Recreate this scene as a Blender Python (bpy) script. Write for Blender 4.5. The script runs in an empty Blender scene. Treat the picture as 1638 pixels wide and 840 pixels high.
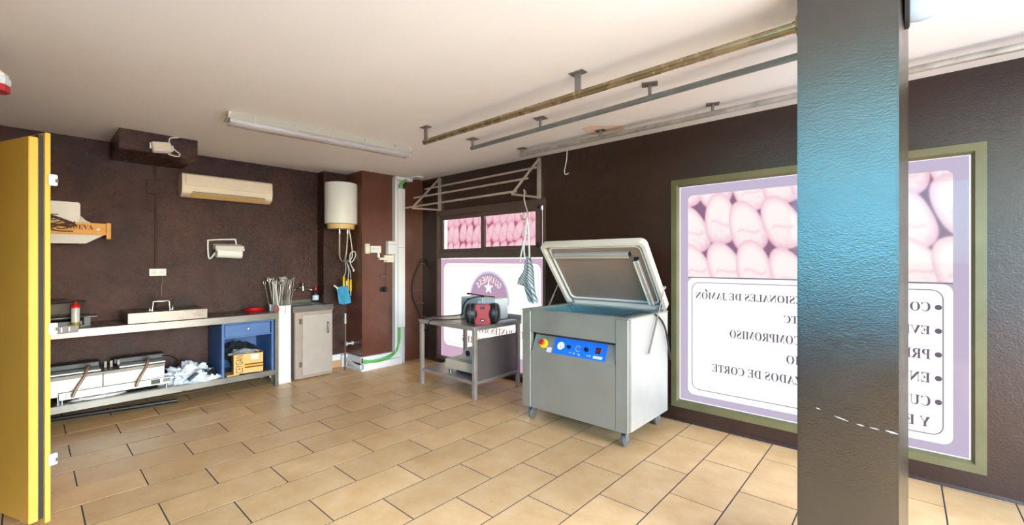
import bpy, bmesh, math, random
import numpy as np
from mathutils import Vector, Matrix, noise
random.seed(7)
SC = bpy.context.scene
C = SC.collection
PI = math.pi

# ------------------------------------------------------------------ camera
cam = bpy.data.cameras.new('camera'); cam.lens = 36*696.9/1638; cam.sensor_width = 36; cam.sensor_fit = 'HORIZONTAL'
cam.shift_y = -1.6/1638; cam.clip_start = 0.02
camo = bpy.data.objects.new('camera', cam); C.objects.link(camo)
camo.location = (0, 0, 1.4); camo.rotation_euler = (PI/2, 0, 0.733659)
SC.camera = camo

# ------------------------------------------------------------------ light
w = bpy.data.worlds.new('sky'); SC.world = w; w.use_nodes = True
wn = w.node_tree.nodes; wl = w.node_tree.links
sky = wn.new('ShaderNodeTexSky'); sky.sky_type = 'NISHITA'; sky.sun_disc = False
sky.sun_elevation = math.radians(54); sky.sun_rotation = math.radians(80); sky.air_density = 1.5; sky.dust_density = .6; sky.ozone_density = 3
wl.new(sky.outputs[0], wn['Background'].inputs[0]); wn['Background'].inputs[1].default_value = 1.5
EXPO = 1.58
SIGN = 1/2**EXPO     # radiance that reads as full white; emission on the vinyl stands in for daylight shining through

sun = bpy.data.lights.new('sun', 'SUN'); sun.energy = 12; sun.angle = .0093; sun.color = (1, .96, .9)
suno = bpy.data.objects.new('sun', sun); C.objects.link(suno)
suno.rotation_euler = (Vector((math.sin(math.radians(80))*math.cos(math.radians(54)), math.cos(math.radians(80))*math.cos(math.radians(54)), math.sin(math.radians(54))))).to_track_quat('Z', 'Y').to_euler()

def portal(name, loc, rot, sx, sy):
    l = bpy.data.lights.new(name, 'AREA'); l.shape = 'RECTANGLE'; l.size = sx; l.size_y = sy
    l.cycles.is_portal = True
    o = bpy.data.objects.new(name, l); C.objects.link(o); o.location = loc; o.rotation_euler = rot
portal('daylight_portal_front', (2.0, 1.1, 1.2), (0, PI/2, 0), 2.4, 3.8)
portal('daylight_portal_back', (-.1, -1.05, 1.97), (PI/2, 0, 0), 2.8, 1.17)
vs = SC.view_settings; vs.view_transform = 'Standard'; vs.look = 'None'; vs.gamma = 1; vs.use_curve_mapping = False
vs.exposure = EXPO
SC.cycles.max_bounces = 10; SC.cycles.diffuse_bounces = 6; SC.cycles.glossy_bounces = 4
SC.cycles.sample_clamp_indirect = 6; SC.cycles.caustics_reflective = False; SC.cycles.caustics_refractive = False

# ------------------------------------------------------------------ materials
def s2l(c):
    return tuple((x/255/12.92 if x/255 <= .04045 else ((x/255+.055)/1.055)**2.4) for x in c)
def mat(name, rgb, rough=.5, metal=0., var=0., vscale=8., bump=0., bscale=40., spec=.5, trans=0., rvar=0., alpha=1., aniso=None, detail=5, coat=0.):
    m = bpy.data.materials.new(name); m.use_nodes = True
    n = m.node_tree.nodes; L = m.node_tree.links; p = n['Principled BSDF']
    col = (*s2l(rgb), 1)
    p.inputs['Base Color'].default_value = col; p.inputs['Roughness'].default_value = rough
    p.inputs['Metallic'].default_value = metal; p.inputs['Specular IOR Level'].default_value = spec
    p.inputs['Transmission Weight'].default_value = trans; p.inputs['Alpha'].default_value = alpha
    p.inputs['Coat Weight'].default_value = coat
    if var or bump or rvar:
        tc = n.new('ShaderNodeTexCoord'); mp = n.new('ShaderNodeMapping'); L.new(tc.outputs['Object'], mp.inputs[0])
        if aniso: mp.inputs['Scale'].default_value = aniso
    if var or rvar:
        t = n.new('ShaderNodeTexNoise'); t.inputs['Scale'].default_value = vscale; t.inputs['Detail'].default_value = detail
        L.new(mp.outputs[0], t.inputs[0])
        if var:
            r = n.new('ShaderNodeValToRGB'); r.color_ramp.elements[0].position = .3; r.color_ramp.elements[1].position = .7
            r.color_ramp.elements[0].color = (*[max(0, c*(1-var)) for c in col[:3]], 1)
            r.color_ramp.elements[1].color = (*[min(1, c*(1+var)) for c in col[:3]], 1)
            L.new(t.outputs[0], r.inputs[0]); L.new(r.outputs[0], p.inputs['Base Color'])
        if rvar:
            q = n.new('ShaderNodeMapRange'); q.inputs[1].default_value = .3; q.inputs[2].default_value = .7
            q.inputs[3].default_value = rough-rvar; q.inputs[4].default_value = rough+rvar
            L.new(t.outputs[0], q.inputs[0]); L.new(q.outputs[0], p.inputs['Roughness'])
    if bump:
        b = n.new('ShaderNodeTexNoise'); b.inputs['Scale'].default_value = bscale; b.inputs['Detail'].default_value = 6
        b.inputs['Roughness'].default_value = .6
        L.new(mp.outputs[0], b.inputs[0])
        u = n.new('ShaderNodeBump'); u.inputs['Strength'].default_value = bump; u.inputs['Distance'].default_value = .01
        L.new(b.outputs[0], u.inputs['Height']); L.new(u.outputs[0], p.inputs['Normal'])
    return m
def emis(name, rgb, k):
    m = bpy.data.materials.new(name); m.use_nodes = True; n = m.node_tree.nodes
    e = n.new('ShaderNodeEmission'); e.inputs[0].default_value = (*s2l(rgb), 1); e.inputs[1].default_value = k
    m.node_tree.links.new(e.outputs[0], n['Material Output'].inputs[0]); n.remove(n['Principled BSDF']); return m
def vemis(name, k):
    m = emis(name, (255, 255, 255), k); n = m.node_tree.nodes; a = n.new('ShaderNodeVertexColor'); a.layer_name = 'print'
    m.node_tree.links.new(a.outputs[0], n['Emission'].inputs[0]); return m
def paint(name, rgb, patch, aniso=(1, 1, 1), bump=.5, rough=.3, bdist=.01, spec=.5, bsc=34, rv=.16, edge=(.4, .62), lsc=9):
    """glossy brown paint brushed over rough plaster: clouds of colour, blotches of worn gloss, lumps and brush ridges"""
    m = bpy.data.materials.new(name); m.use_nodes = True; n = m.node_tree.nodes; L = m.node_tree.links; p = n['Principled BSDF']
    tc = n.new('ShaderNodeTexCoord'); mp = n.new('ShaderNodeMapping'); mp.inputs['Scale'].default_value = aniso
    L.new(tc.outputs['Object'], mp.inputs[0]); p.inputs['Specular IOR Level'].default_value = spec
    def nz(sc, det, rg, src, dist=0.):
        t = n.new('ShaderNodeTexNoise'); t.inputs['Scale'].default_value = sc; t.inputs['Detail'].default_value = det
        t.inputs['Roughness'].default_value = rg; t.inputs['Distortion'].default_value = dist; L.new(src, t.inputs[0]); return t.outputs[0]
    big = nz(1.5, 10, .72, tc.outputs['Object'], .4)
    r = n.new('ShaderNodeValToRGB'); r.color_ramp.elements[0].position = edge[0]; r.color_ramp.elements[1].position = edge[1]
    r.color_ramp.elements[0].color = (*s2l(rgb), 1); r.color_ramp.elements[1].color = (*s2l(patch), 1)
    L.new(big, r.inputs[0])
    # sparse chips where the white plaster shows
    vo = n.new('ShaderNodeTexVoronoi'); vo.inputs['Scale'].default_value = 9; L.new(mp.outputs[0], vo.inputs[0])
    c1 = n.new('ShaderNodeMath'); c1.operation = 'LESS_THAN'; c1.inputs[1].default_value = .06; L.new(vo.outputs['Distance'], c1.inputs[0])
    sx = n.new('ShaderNodeSeparateColor'); L.new(vo.outputs['Color'], sx.inputs[0])
    c2 = n.new('ShaderNodeMath'); c2.operation = 'GREATER_THAN'; c2.inputs[1].default_value = .955; L.new(sx.outputs[0], c2.inputs[0])
    c3 = n.new('ShaderNodeMath'); c3.operation = 'MULTIPLY'; L.new(c1.outputs[0], c3.inputs[0]); L.new(c2.outputs[0], c3.inputs[1])
    mx = n.new('ShaderNodeMix'); mx.data_type = 'RGBA'; L.new(c3.outputs[0], mx.inputs[0]); L.new(r.outputs[0], mx.inputs[6]); mx.inputs[7].default_value = (.62, .56, .5, 1)
    L.new(mx.outputs[2], p.inputs['Base Color'])
    q = n.new('ShaderNodeMapRange'); q.inputs[1].default_value = .42; q.inputs[2].default_value = .6
    q.inputs[3].default_value = rough+rv; q.inputs[4].default_value = rough-rv*.5
    L.new(nz(3.1, 9, .7, tc.outputs['Object'], .3), q.inputs[0]); L.new(q.outputs[0], p.inputs['Roughness'])
    fine = nz(bsc, 8, .62, mp.outputs[0]); lump = nz(lsc, 5, .6, mp.outputs[0], .6)
    a = n.new('ShaderNodeMath'); a.operation = 'MULTIPLY_ADD'; a.inputs[1].default_value = .9
    L.new(lump, a.inputs[0]); L.new(fine, a.inputs[2])
    u = n.new('ShaderNodeBump'); u.inputs['Strength'].default_value = bump; u.inputs['Distance'].default_value = bdist
    L.new(a.outputs[0], u.inputs['Height']); L.new(u.outputs[0], p.inputs['Normal'])
    return m
def tile_mat():
    m = mat('tile_glaze', (216, 176, 128), .36, var=0, bump=.06, bscale=30)
    n = m.node_tree.nodes; L = m.node_tree.links; p = n['Principled BSDF']
    oi = n.new('ShaderNodeObjectInfo'); tc = n.new('ShaderNodeTexCoord')
    ad = n.new('ShaderNodeVectorMath'); ad.operation = 'MULTIPLY_ADD'; ad.inputs[1].default_value = (1, 1, 1)
    L.new(tc.outputs['Object'], ad.inputs[0]); L.new(oi.outputs['Location'], ad.inputs[2])
    t = n.new('ShaderNodeTexNoise'); t.inputs['Scale'].default_value = 5; t.inputs['Detail'].default_value = 8; t.inputs['Roughness'].default_value = .65
    L.new(ad.outputs[0], t.inputs[0])
    r = n.new('ShaderNodeValToRGB'); r.color_ramp.elements[0].position = .32; r.color_ramp.elements[1].position = .68
    r.color_ramp.elements[0].color = (*s2l((212, 160, 102)), 1); r.color_ramp.elements[1].color = (*s2l((231, 186, 132)), 1)
    L.new(t.outputs[0], r.inputs[0])
    sp = n.new('ShaderNodeTexVoronoi'); sp.inputs['Scale'].default_value = 6; L.new(ad.outputs[0], sp.inputs[0])
    mr = n.new('ShaderNodeMapRange'); mr.inputs[1].default_value = .02; mr.inputs[2].default_value = .045; mr.inputs[3].default_value = .55; mr.inputs[4].default_value = 1
    L.new(sp.outputs['Distance'], mr.inputs[0])
    hs = n.new('ShaderNodeHueSaturation'); L.new(r.outputs[0], hs.inputs['Color'])
    mv = n.new('ShaderNodeMapRange'); mv.inputs[3].default_value = .9; mv.inputs[4].default_value = 1.08; L.new(oi.outputs['Random'], mv.inputs[0])
    mm = n.new('ShaderNodeMath'); mm.operation = 'MULTIPLY'; L.new(mv.outputs[0], mm.inputs[0]); L.new(mr.outputs[0], mm.inputs[1])
    L.new(mm.outputs[0], hs.inputs['Value']); L.new(hs.outputs[0], p.inputs['Base Color'])
    q = n.new('ShaderNodeMapRange'); q.inputs[1].default_value = .3; q.inputs[2].default_value = .7; q.inputs[3].default_value = .28; q.inputs[4].default_value = .46
    L.new(t.outputs[0], q.inputs[0]); L.new(q.outputs[0], p.inputs['Roughness'])
    return m
def glass_mat(name, tint=(255, 255, 255), refl=.006):
    m = bpy.data.materials.new(name); m.use_nodes = True; n = m.node_tree.nodes; L = m.node_tree.links
    t = n.new('ShaderNodeBsdfTransparent'); t.inputs[0].default_value = (*s2l(tint), 1)
    g = n.new('ShaderNodeBsdfGlossy'); g.inputs['Roughness'].default_value = .03
    lw = n.new('ShaderNodeLayerWeight'); pw = n.new('ShaderNodeMath'); pw.operation = 'POWER'; pw.inputs[1].default_value = 4; L.new(lw.outputs['Facing'], pw.inputs[0]); f = n.new('ShaderNodeMath'); f.operation = 'MULTIPLY_ADD'; f.inputs[1].default_value = .5; f.inputs[2].default_value = refl; L.new(pw.outputs[0], f.inputs[0])
    x = n.new('ShaderNodeMixShader'); L.new(f.outputs[0], x.inputs[0]); L.new(t.outputs[0], x.inputs[1]); L.new(g.outputs[0], x.inputs[2])
    L.new(x.outputs[0], n['Material Output'].inputs[0]); n.remove(n['Principled BSDF']); return m

WALL_L = paint('brown_paint_left', (50, 24, 18), (76, 42, 33), bump=.55, rough=.2, bsc=95, spec=.28, rv=.14, lsc=17)
WALL_R = paint('brown_paint_right', (48, 28, 20), (54, 33, 24), bump=.24, rough=.25, bsc=90, spec=.55, rv=.02, lsc=14)
COLP = paint('brown_paint_column', (92, 52, 38), (106, 62, 46), bump=.24, rough=.2, bsc=60, rv=.06, spec=.7)
PILP = paint('brown_paint_pillar', (40, 32, 22), (48, 38, 27), aniso=(1, 1, 1.2), bump=.17, rough=.2, spec=1.0, bsc=120, rv=.05, lsc=11)
CEIL = mat('ceiling_white', (248, 244, 239), .8, var=.02, vscale=1.2, bump=.06, bscale=14)
GROUT = mat('grout', (58, 54, 50), .9, var=.2)
TILE = tile_mat()
BOUNCE = mat('bounce_floor', (128, 126, 125), .8, var=.06)
CONC = mat('street_concrete', (150, 148, 143), .9, var=.1)
OLIVE = mat('olive_paint', (100, 92, 60), .38, var=.14, vscale=5, bump=.08, bscale=20)
DKFRAME = mat('dark_brown_aluminium', (100, 80, 73), .42, .25, var=.1)
STEEL = mat('brushed_steel', (126, 120, 115), .34, .7, var=.07, vscale=6, rvar=.07, aniso=(1, 1, 3))
STEELG = mat('green_grey_steel', (164, 162, 149), .44, .55, var=.06, vscale=4, rvar=.06)
STEELD = mat('worn_dark_steel', (122, 111, 104), .3, .6, var=.22, vscale=9, rvar=.1)
CHAMBER = mat('blue_steel_chamber', (128, 158, 162), .3, .7)
CHROME = mat('chrome', (205, 203, 198), .18, 1)
GALV = mat('galvanised_pipe', (172, 167, 158), .38, .45, var=.25, vscale=14, rvar=.1)
BRASSY = mat('yellowed_zinc_pipe', (150, 130, 98), .28, .6, var=.22, vscale=9, rvar=.1)
WHITE = mat('white_plastic', (232, 228, 222), .4, var=.03)
CREAM = mat('cream_plastic', (236, 220, 196), .42, var=.05, vscale=6)
ORANGEC = mat('yellowed_plastic', (224, 184, 120), .45)
YELLOW = mat('yellow_lacquer', (218, 168, 70), .42, var=.05, vscale=3, bump=.05, bscale=60)
YELLOWF = mat('yellow_lacquer_face', (196, 150, 34), .4, var=.12, vscale=2.5)
RUBBER = mat('black_rubber', (34, 33, 33), .6, var=.2)
BLACK = mat('black_plastic', (24, 24, 26), .4)
DKPAN = mat('burnt_pan_steel', (98, 92, 88), .34, .2, var=.3, vscale=10)
BLUE = mat('blue_cabinet', (70, 104, 158), .5, var=.08, vscale=10)
BLUEP = mat('blue_panel_film', (18, 112, 214), .4)
RED = mat('red_plastic', (206, 22, 26), .4)
REDC = mat('red_casing', (172, 34, 40), .45)
YELB = mat('yellow_disc', (240, 205, 20), .45)
YELH = mat('yellow_handle', (226, 178, 30), .45)
CARD = mat('cardboard', (226, 178, 108), .8, var=.06, vscale=12)
CARDB = mat('brown_print', (92, 52, 34), .8)
CARDO = mat('orange_print', (240, 164, 30), .8)
WOOD = mat('crate_wood', (222, 164, 88), .7, var=.12, vscale=8, aniso=(1, .2, 3))
TWIG = mat('twig_bark', (86, 62, 52), .8, var=.3)
CLOTHW = mat('white_rag', (218, 220, 228), .9, var=.1, vscale=14)
CLOTHB = mat('blue_cloth', (98, 200, 238), .85, var=.12, vscale=12)
SMOKE = mat('grey_translucent_plastic', (170, 168, 168), .3, trans=.25)
BLKCLOTH = mat('black_cloth', (22, 22, 24), .9, var=.3, vscale=14)
CLEAR = mat('clear_bottle', (226, 226, 218), .25, trans=.35)
OIL = mat('olive_oil', (138, 120, 30), .3)
SOAP = mat('dark_detergent', (34, 32, 44), .3)
LABEL = mat('white_label', (214, 216, 226), .6)
GREEN = mat('green_cable', (100, 178, 80), .5)
CABLEB = mat('black_cable', (32, 29, 28), .55)
CABLEG = mat('grey_cable', (120, 108, 100), .6)
CABLEW = mat('white_cable', (226, 220, 212), .5)
PAPER = mat('paper', (240, 238, 236), .9)
GRILLW = mat('grill_white_steel', (196, 196, 190), .32, .4, var=.03)
COPPER = mat('brown_handle', (150, 118, 96), .4, .3)
BEIGE = mat('beige_enamel', (206, 186, 160), .5, var=.04)
PANGREY = mat('dark_grey_steel', (104, 95, 90), .4, .5, var=.1)
LIDIN = mat('lid_inner_steel', (152, 124, 108), .55, .0, var=.07, vscale=5)
LIDRIM = mat('lid_rim_enamel', (224, 208, 194), .38)
DIFFUSE = mat('lamp_diffuser', (216, 206, 208), .18, alpha=.5)
LAMPB = mat('lamp_housing', (190, 184, 168), .5)
GLOBE = mat('opal_globe', (196, 212, 222), .3, spec=.6)
GLASS = glass_mat('window_glass')
TRUNK = mat('trunking_white', (228, 224, 224), .42)
SEALY = mat('sealing_strip', (222, 216, 180), .4)
TILEB = mat('tile_skirting', (196, 150, 108), .5, var=.08)
PATCHM = mat('ceiling_patch', (236, 212, 192), .85, var=.03)
ZINC = mat('white_coated_latch', (206, 222, 226), .4)
CAST = mat('caster_grey', (128, 124, 118), .45, .3)

# ------------------------------------------------------------------ mesh helpers
def box(bm, x0, x1, y0, y1, z0, z1, bev=0., M=None):
    v = [bm.verts.new((x, y, z)) for x in (x0, x1) for y in (y0, y1) for z in (z0, z1)]
    F = [(0, 1, 3, 2), (4, 6, 7, 5), (0, 4, 5, 1), (2, 3, 7, 6), (0, 2, 6, 4), (1, 5, 7, 3)]
    fs = [bm.faces.new([v[i] for i in f]) for f in F]
    if bev:
        es = list({e for f in fs for e in f.edges})
        r = bmesh.ops.bevel(bm, geom=es, offset=bev, segments=1, affect='EDGES', profile=.5)
        v = list({x for f in r['faces'] for x in f.verts} | {x for x in v if x.is_valid})
    if M is not None: bmesh.ops.transform(bm, matrix=M, verts=[x for x in v if x.is_valid])
def frame_of(d):
    d = Vector(d).normalized(); a = Vector((0, 0, 1)) if abs(d.z) < .95 else Vector((1, 0, 0))
    u = d.cross(a).normalized(); return u, d.cross(u).normalized()
def tube(bm, pts, r, n=8, closed=False, caps=True):
    pts = [Vector(p) for p in pts]; N = len(pts); rings = []; u = None
    for i, p in enumerate(pts):
        if closed: d = pts[(i+1) % N]-pts[i-1]
        else: d = pts[min(i+1, N-1)]-pts[max(i-1, 0)]
        d.normalize()
        if u is None: u, v = frame_of(d)
        else:
            u = (u-d*u.dot(d)).normalized(); v = d.cross(u)
        rr = r[i] if isinstance(r, (list, tuple)) else r
        rings.append([bm.verts.new(p+(u*math.cos(2*PI*k/n)+v*math.sin(2*PI*k/n))*rr) for k in range(n)])
    m = N if closed else N-1
    for i in range(m):
        A, B = rings[i], rings[(i+1) % N]
        for k in range(n): bm.faces.new((A[k], A[(k+1) % n], B[(k+1) % n], B[k]))
    if caps and not closed: bm.faces.new(rings[0][::-1]); bm.faces.new(rings[-1])
def cyl(bm, a, b, r, n=16, r2=None): tube(bm, [a, b], [r, r if r2 is None else r2], n)
def spline(pts, n=6):
    P = [Vector(p) for p in pts]; out = []
    for i in range(len(P)-1):
        a, b, c, d = P[max(i-1, 0)], P[i], P[i+1], P[min(i+2, len(P)-1)]
        for k in range(n):
            t = k/n
            out.append(.5*((2*b)+(c-a)*t+(2*a-5*b+4*c-d)*t*t+(3*b-a-3*c+d)*t**3))
    return out+[P[-1]]
def lathe(bm, prof, c, n=24, ax='Z'):
    c = Vector(c); rings = []
    for r, h in prof:
        ring = []
        for k in range(n):
            a = 2*PI*k/n; p = (r*math.cos(a), r*math.sin(a), h)
            if ax == 'X': p = (p[2], p[0], p[1])
            if ax == 'Y': p = (p[1], p[2], p[0])
            ring.append(bm.verts.new(c+Vector(p)))
        rings.append(ring)
    for A, B in zip(rings, rings[1:]):
        for k in range(n): bm.faces.new((A[k], A[(k+1) % n], B[(k+1) % n], B[k]))
    bm.faces.new(rings[0][::-1]); bm.faces.new(rings[-1])
def prism(bm, poly, d0, d1, axes, M=None):
    """polygon (a,b) in the plane axes[:2], extruded along axes[2] from d0 to d1"""
    ix = ['XYZ'.index(q) for q in axes]
    def P(a, b, d):
        v = [0, 0, 0]; v[ix[0]] = a; v[ix[1]] = b; v[ix[2]] = d; return bm.verts.new(v)
    A = [P(a, b, d0) for a, b in poly]; B = [P(a, b, d1) for a, b in poly]; n = len(poly)
    bm.faces.new(A); bm.faces.new(B[::-1])
    for k in range(n): bm.faces.new((A[k], B[k], B[(k+1) % n], A[(k+1) % n]))
    if M is not None: bmesh.ops.transform(bm, matrix=M, verts=A+B)
def ringprism(bm, outer, inner, d0, d1, axes, M=None):
    ix = ['XYZ'.index(q) for q in axes]
    def P(a, b, d):
        v = [0, 0, 0]; v[ix[0]] = a; v[ix[1]] = b; v[ix[2]] = d; return bm.verts.new(v)
    R = [[P(a, b, d) for a, b in pl] for pl in (outer, inner) for d in (d0, d1)]
    o0, o1, i0, i1 = R; n = len(outer)
    for k in range(n):
        j = (k+1) % n
        bm.faces.new((o0[k], o0[j], o1[j], o1[k])); bm.faces.new((i0[k], i1[k], i1[j], i0[j]))
        bm.faces.new((o0[k], i0[k], i0[j], o0[j])); bm.faces.new((o1[k], o1[j], i1[j], i1[k]))
    if M is not None: bmesh.ops.transform(bm, matrix=M, verts=[v for r in R for v in r])
def rrect(x0, x1, y0, y1, r, n=6):
    out = []
    for cx, cy, a0 in ((x1-r, y1-r, 0), (x0+r, y1-r, 90), (x0+r, y0+r, 180), (x1-r, y0+r, 270)):
        for k in range(n+1):
            a = math.radians(a0+90*k/n); out.append((cx+r*math.cos(a), cy+r*math.sin(a)))
    return out
def blob(bm, c, s, amp=.25, freq=3., sub=3, flat=None, seed=0):
    r = bmesh.ops.create_icosphere(bm, subdivisions=sub, radius=1); c = Vector(c); o = Vector((seed*3.1, seed*1.7, seed))
    for v in r['verts']:
        d = v.co.copy(); k = 1+amp*noise.noise(d*freq+o)+amp*.6*noise.noise(d*freq*2.7+o)
        v.co = Vector((d.x*s[0]*k, d.y*s[1]*k, d.z*s[2]*k))+c
        if flat is not None and v.co.z < flat: v.co.z = flat+.001*noise.noise(d*9)

OFF = {}
def setp(o, label=None, cat=None, group=None, kind=None):
    for k, v in (('label', label), ('category', cat), ('group', group), ('kind', kind)):
        if v: o[k] = v
    return o
def finish(bm, me, mt, smooth):
    bmesh.ops.recalc_face_normals(bm, faces=bm.faces)
    bm.to_mesh(me); bm.free()
    for m in (mt if isinstance(mt, (list, tuple)) else [mt]): me.materials.append(m)
    if smooth:
        for p in me.polygons: p.use_smooth = True
        me.set_sharp_from_angle(angle=math.radians(smooth))
def obj(name, bm, mt, parent=None, loc=None, smooth=35, **kw):
    """bm is in world coordinates; the object sits at loc (or the parent's base)"""
    po = OFF.get(parent, Vector()) if parent else Vector()
    L = Vector(loc) if loc is not None else (po.copy() if parent else Vector())
    if loc is not None or parent: bmesh.ops.translate(bm, vec=-L, verts=bm.verts)
    me = bpy.data.meshes.new(name); finish(bm, me, mt, smooth)
    o = bpy.data.objects.new(name, me); C.objects.link(o)
    o.location = L-po; OFF[o] = L
    if parent: o.parent = parent
    return setp(o, **kw)
def thing(name, label, cat, loc, group=None, kind=None):
    o = bpy.data.objects.new(name, None); C.objects.link(o); o.location = loc; o.empty_display_size = .05
    OFF[o] = Vector(loc); return setp(o, label, cat, group, kind)
def BM(): return bmesh.new()
def bx(name, mt, parent, *a, bev=0., M=None, **kw):
    bm = BM(); box(bm, *a, bev=bev, M=M); return obj(name, bm, mt, parent, **kw)
def tb(name, mt, parent, pts, r, n=8, **kw):
    bm = BM(); tube(bm, pts, r, n); return obj(name, bm, mt, parent, smooth=50, **kw)
def serif(s): return ''.join(chr(0x1D400+ord(c)-65) if 'A' <= c <= 'Z' else c for c in s)
def text_verts(s, spacing=1.):
    c = bpy.data.curves.new('t', 'FONT'); c.body = s; c.resolution_u = 3; c.space_character = spacing
    o = bpy.data.objects.new('t', c); C.objects.link(o)
    me = bpy.data.meshes.new_from_object(o.evaluated_get(bpy.context.evaluated_depsgraph_get()))
    bpy.data.objects.remove(o); bpy.data.curves.remove(c); return me
def put_text(bm, s, org, xd, yd, width, height):
    """lettering with its lower left corner at org; xd, yd unit directions; scaled to width x height"""
    me = text_verts(s); co = np.array([v.co[:] for v in me.vertices]); lo, hi = co.min(0), co.max(0)
    xd, yd, org = Vector(xd), Vector(yd), Vector(org)
    vs = [bm.verts.new(org+xd*float((p[0]-lo[0])/(hi[0]-lo[0])*width)+yd*float((p[1]-lo[1])/(hi[1]-lo[1])*height)) for p in co]
    for f in me.polygons:
        try: bm.faces.new([vs[i] for i in f.vertices])
        except ValueError: pass
    bpy.data.meshes.remove(me)
def strct(name, bm, mt, parent=None, smooth=0, **kw):
    return obj(name, bm, mt, parent, smooth=smooth, kind=None if parent else 'structure', **kw)

# ================================================================== ROOM SHELL
H = 2.575; XL = -5.79; YR = 3.83; XE = 2.0; YB = -1.05
bm = BM(); box(bm, XL-.2, XE+.2, YB-.2, YR+.25, -.15, -.0007); floor = strct('floor', bm, GROUT)
# floor tiles: rows run along Y, each row shifted by half a tile
PX, PY = .3073, .599; G = .0036
def tile_mesh(wx, wy):
    bm = BM(); a, b, c = wx/2, wy/2, .00012
    B = [bm.verts.new((x, y, -.012)) for x, y in ((-a, -b), (a, -b), (a, b), (-a, b))]
    M_ = [bm.verts.new((x, y, -.0002)) for x, y in ((-a, -b), (a, -b), (a, b), (-a, b))]
    T = [bm.verts.new((x, y, 0)) for x, y in ((-a+c, -b+c), (a-c, -b+c), (a-c, b-c), (-a+c, b-c))]
    bm.faces.new(T)
    for P_, Q_ in ((B, M_), (M_, T)):
        for k in range(4): bm.faces.new((P_[k], P_[(k+1) % 4], Q_[(k+1) % 4], Q_[k]))
    me = bpy.data.meshes.new('tile'); finish(bm, me, TILE, 0); return me
meshes = {}; ntile = 0
row = -5
while True:
    xr = -.752-PX*row; xl = xr-PX
    if xr < XL+.01: break
    x0, x1 = max(xl, XL), min(xr, XE)
    y = (1.0 if row % 2 else 1.214)*1.4 - PY*9
    if row % 2 == 0: y = 1.0*1.4-PY*9
    else: y = 1.215*1.4-PY*9
    while y < YR:
        y0, y1 = max(y, YB), min(y+PY, YR); y += PY
        if y1-y0 < .03 or x1-x0 < .02 or x0 > 1.1: continue
        k = (round(x1-x0, 3), round(y1-y0, 3))
        if k not in meshes: meshes[k] = tile_mesh(k[0]-2*G, k[1]-2*G)
        o = bpy.data.objects.new('tile', meshes[k]); C.objects.link(o); o.parent = floor
        o.location = ((x0+x1)/2, (y0+y1)/2, random.uniform(-.0006, .0006)); ntile += 1
    row += 1
bx('bounce_floor', BOUNCE, floor, 1.09, XE, YB, YR, -.01, 0)  # unseen floor strip, grey added to keep the sun's bounce neutral
print('tiles', ntile)
bm = BM(); box(bm, XL-.2, XE+.2, YB-.2, YR+.25, H, H+.15); ceiling = strct('ceiling', bm, CEIL)
bm = BM(); prism(bm, [(-2.17, 3.46), (-2.12, 3.27), (-2.0, 3.24), (-1.9, 3.34), (-1.8, 3.42), (-1.87, 3.58), (-2.02, 3.62)], H-.004, H-.0005, 'XYZ')
obj('repair_patch', bm, PATCHM, ceiling, label='pinkish plaster patch')
bm = BM(); box(bm, XL-.16, XL, YB, YR, 0, H); wall_left = strct('wall_left', bm, WALL_L)
bm = BM(); box(bm, XL, -5.61, 2.567, 2.88, 0, H); strct('wall_recess', bm, WALL_L)
bm = BM(); box(bm, XL, -5.2, 2.88, YR, 0, H); strct('wall_column', bm, COLP)
# wall with the sign windows
W1 = (-1.54, .362, .125, 2.115); W2 = (-4.87, -2.955, .06, 2.10)
bm = BM()
T0, T1 = YR, YR+.22
box(bm, -5.2, W2[0], T0, T1, 0, H); box(bm, W2[1], W1[0], T0, T1, 0, H); box(bm, W1[1], XE+.2, T0, T1, 0, H)
for W in (W1, W2): box(bm, W[0], W[1], T0, T1, W[3], H); box(bm, W[0], W[1], T0, T1, 0, W[2])
strct('wall_right', bm, WALL_R)
# paint ridge at the foot of that wall
bm = BM(); prism(bm, [(YR, 0), (YR-.014, 0), (YR-.01, .02), (YR, .03)], W2[1], XE, 'YZX'); strct('baseboard_right', bm, WALL_R)
# walls behind the camera with the two glazed shop fronts
bm = BM()
box(bm, XL, -1.5, YB-.15, YB, 0, H); box(bm, 1.3, XE, YB-.15, YB, 0, H); box(bm, -1.5, 1.3, YB-.15, YB, 0, 1.38); box(bm, -1.5, 1.3, YB-.15, YB, 2.555, H)
strct('wall_back', bm, WALL_R)
bm = BM()
box(bm, XE, XE+.15, YB, -.8, 0, H); box(bm, XE, XE+.15, 3.0, YR, 0, H); box(bm, XE, XE+.15, -.8, 3.0, 2.4, H)
strct('wall_front', bm, WALL_R)
bm = BM()
for y in (-.8, 2.95): box(bm, XE+.04, XE+.1, y, y+.05, 0, 2.4)
strct('window_3', bm, DKFRAME)
bm = BM()
for x in (-1.5, 1.25): box(bm, x, x+.05, YB-.1, YB-.04, 1.38, 2.555)
win4 = strct('window_4', bm, DKFRAME)
bx('glass', glass_mat('blue_tinted_glass', (172, 224, 242), .03), win4, -1.45, 1.25, YB-.08, YB-.074, 1.38, 2.555)  # unseen pane, blue tint added to colour the light on the pillar
bm = BM(); box(bm, -5.79, -4.22, YB, -.36, 0, H); box(bm, -4.22, -2.2, YB, -.46, 0, H); strct('wall_cold_room_light_block', bm, WALL_R)  # unseen; long arm added to block window light from the yellow door
bm = BM(); box(bm, -40, 40, -40, 40, -.6, -.2); strct('ground', bm, CONC)
# boxed-in beam on the left wall
bm = BM(); box(bm, XL, -5.11, .53, 1.10, 2.395, H); strct('beam', bm, WALL_L)
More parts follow.
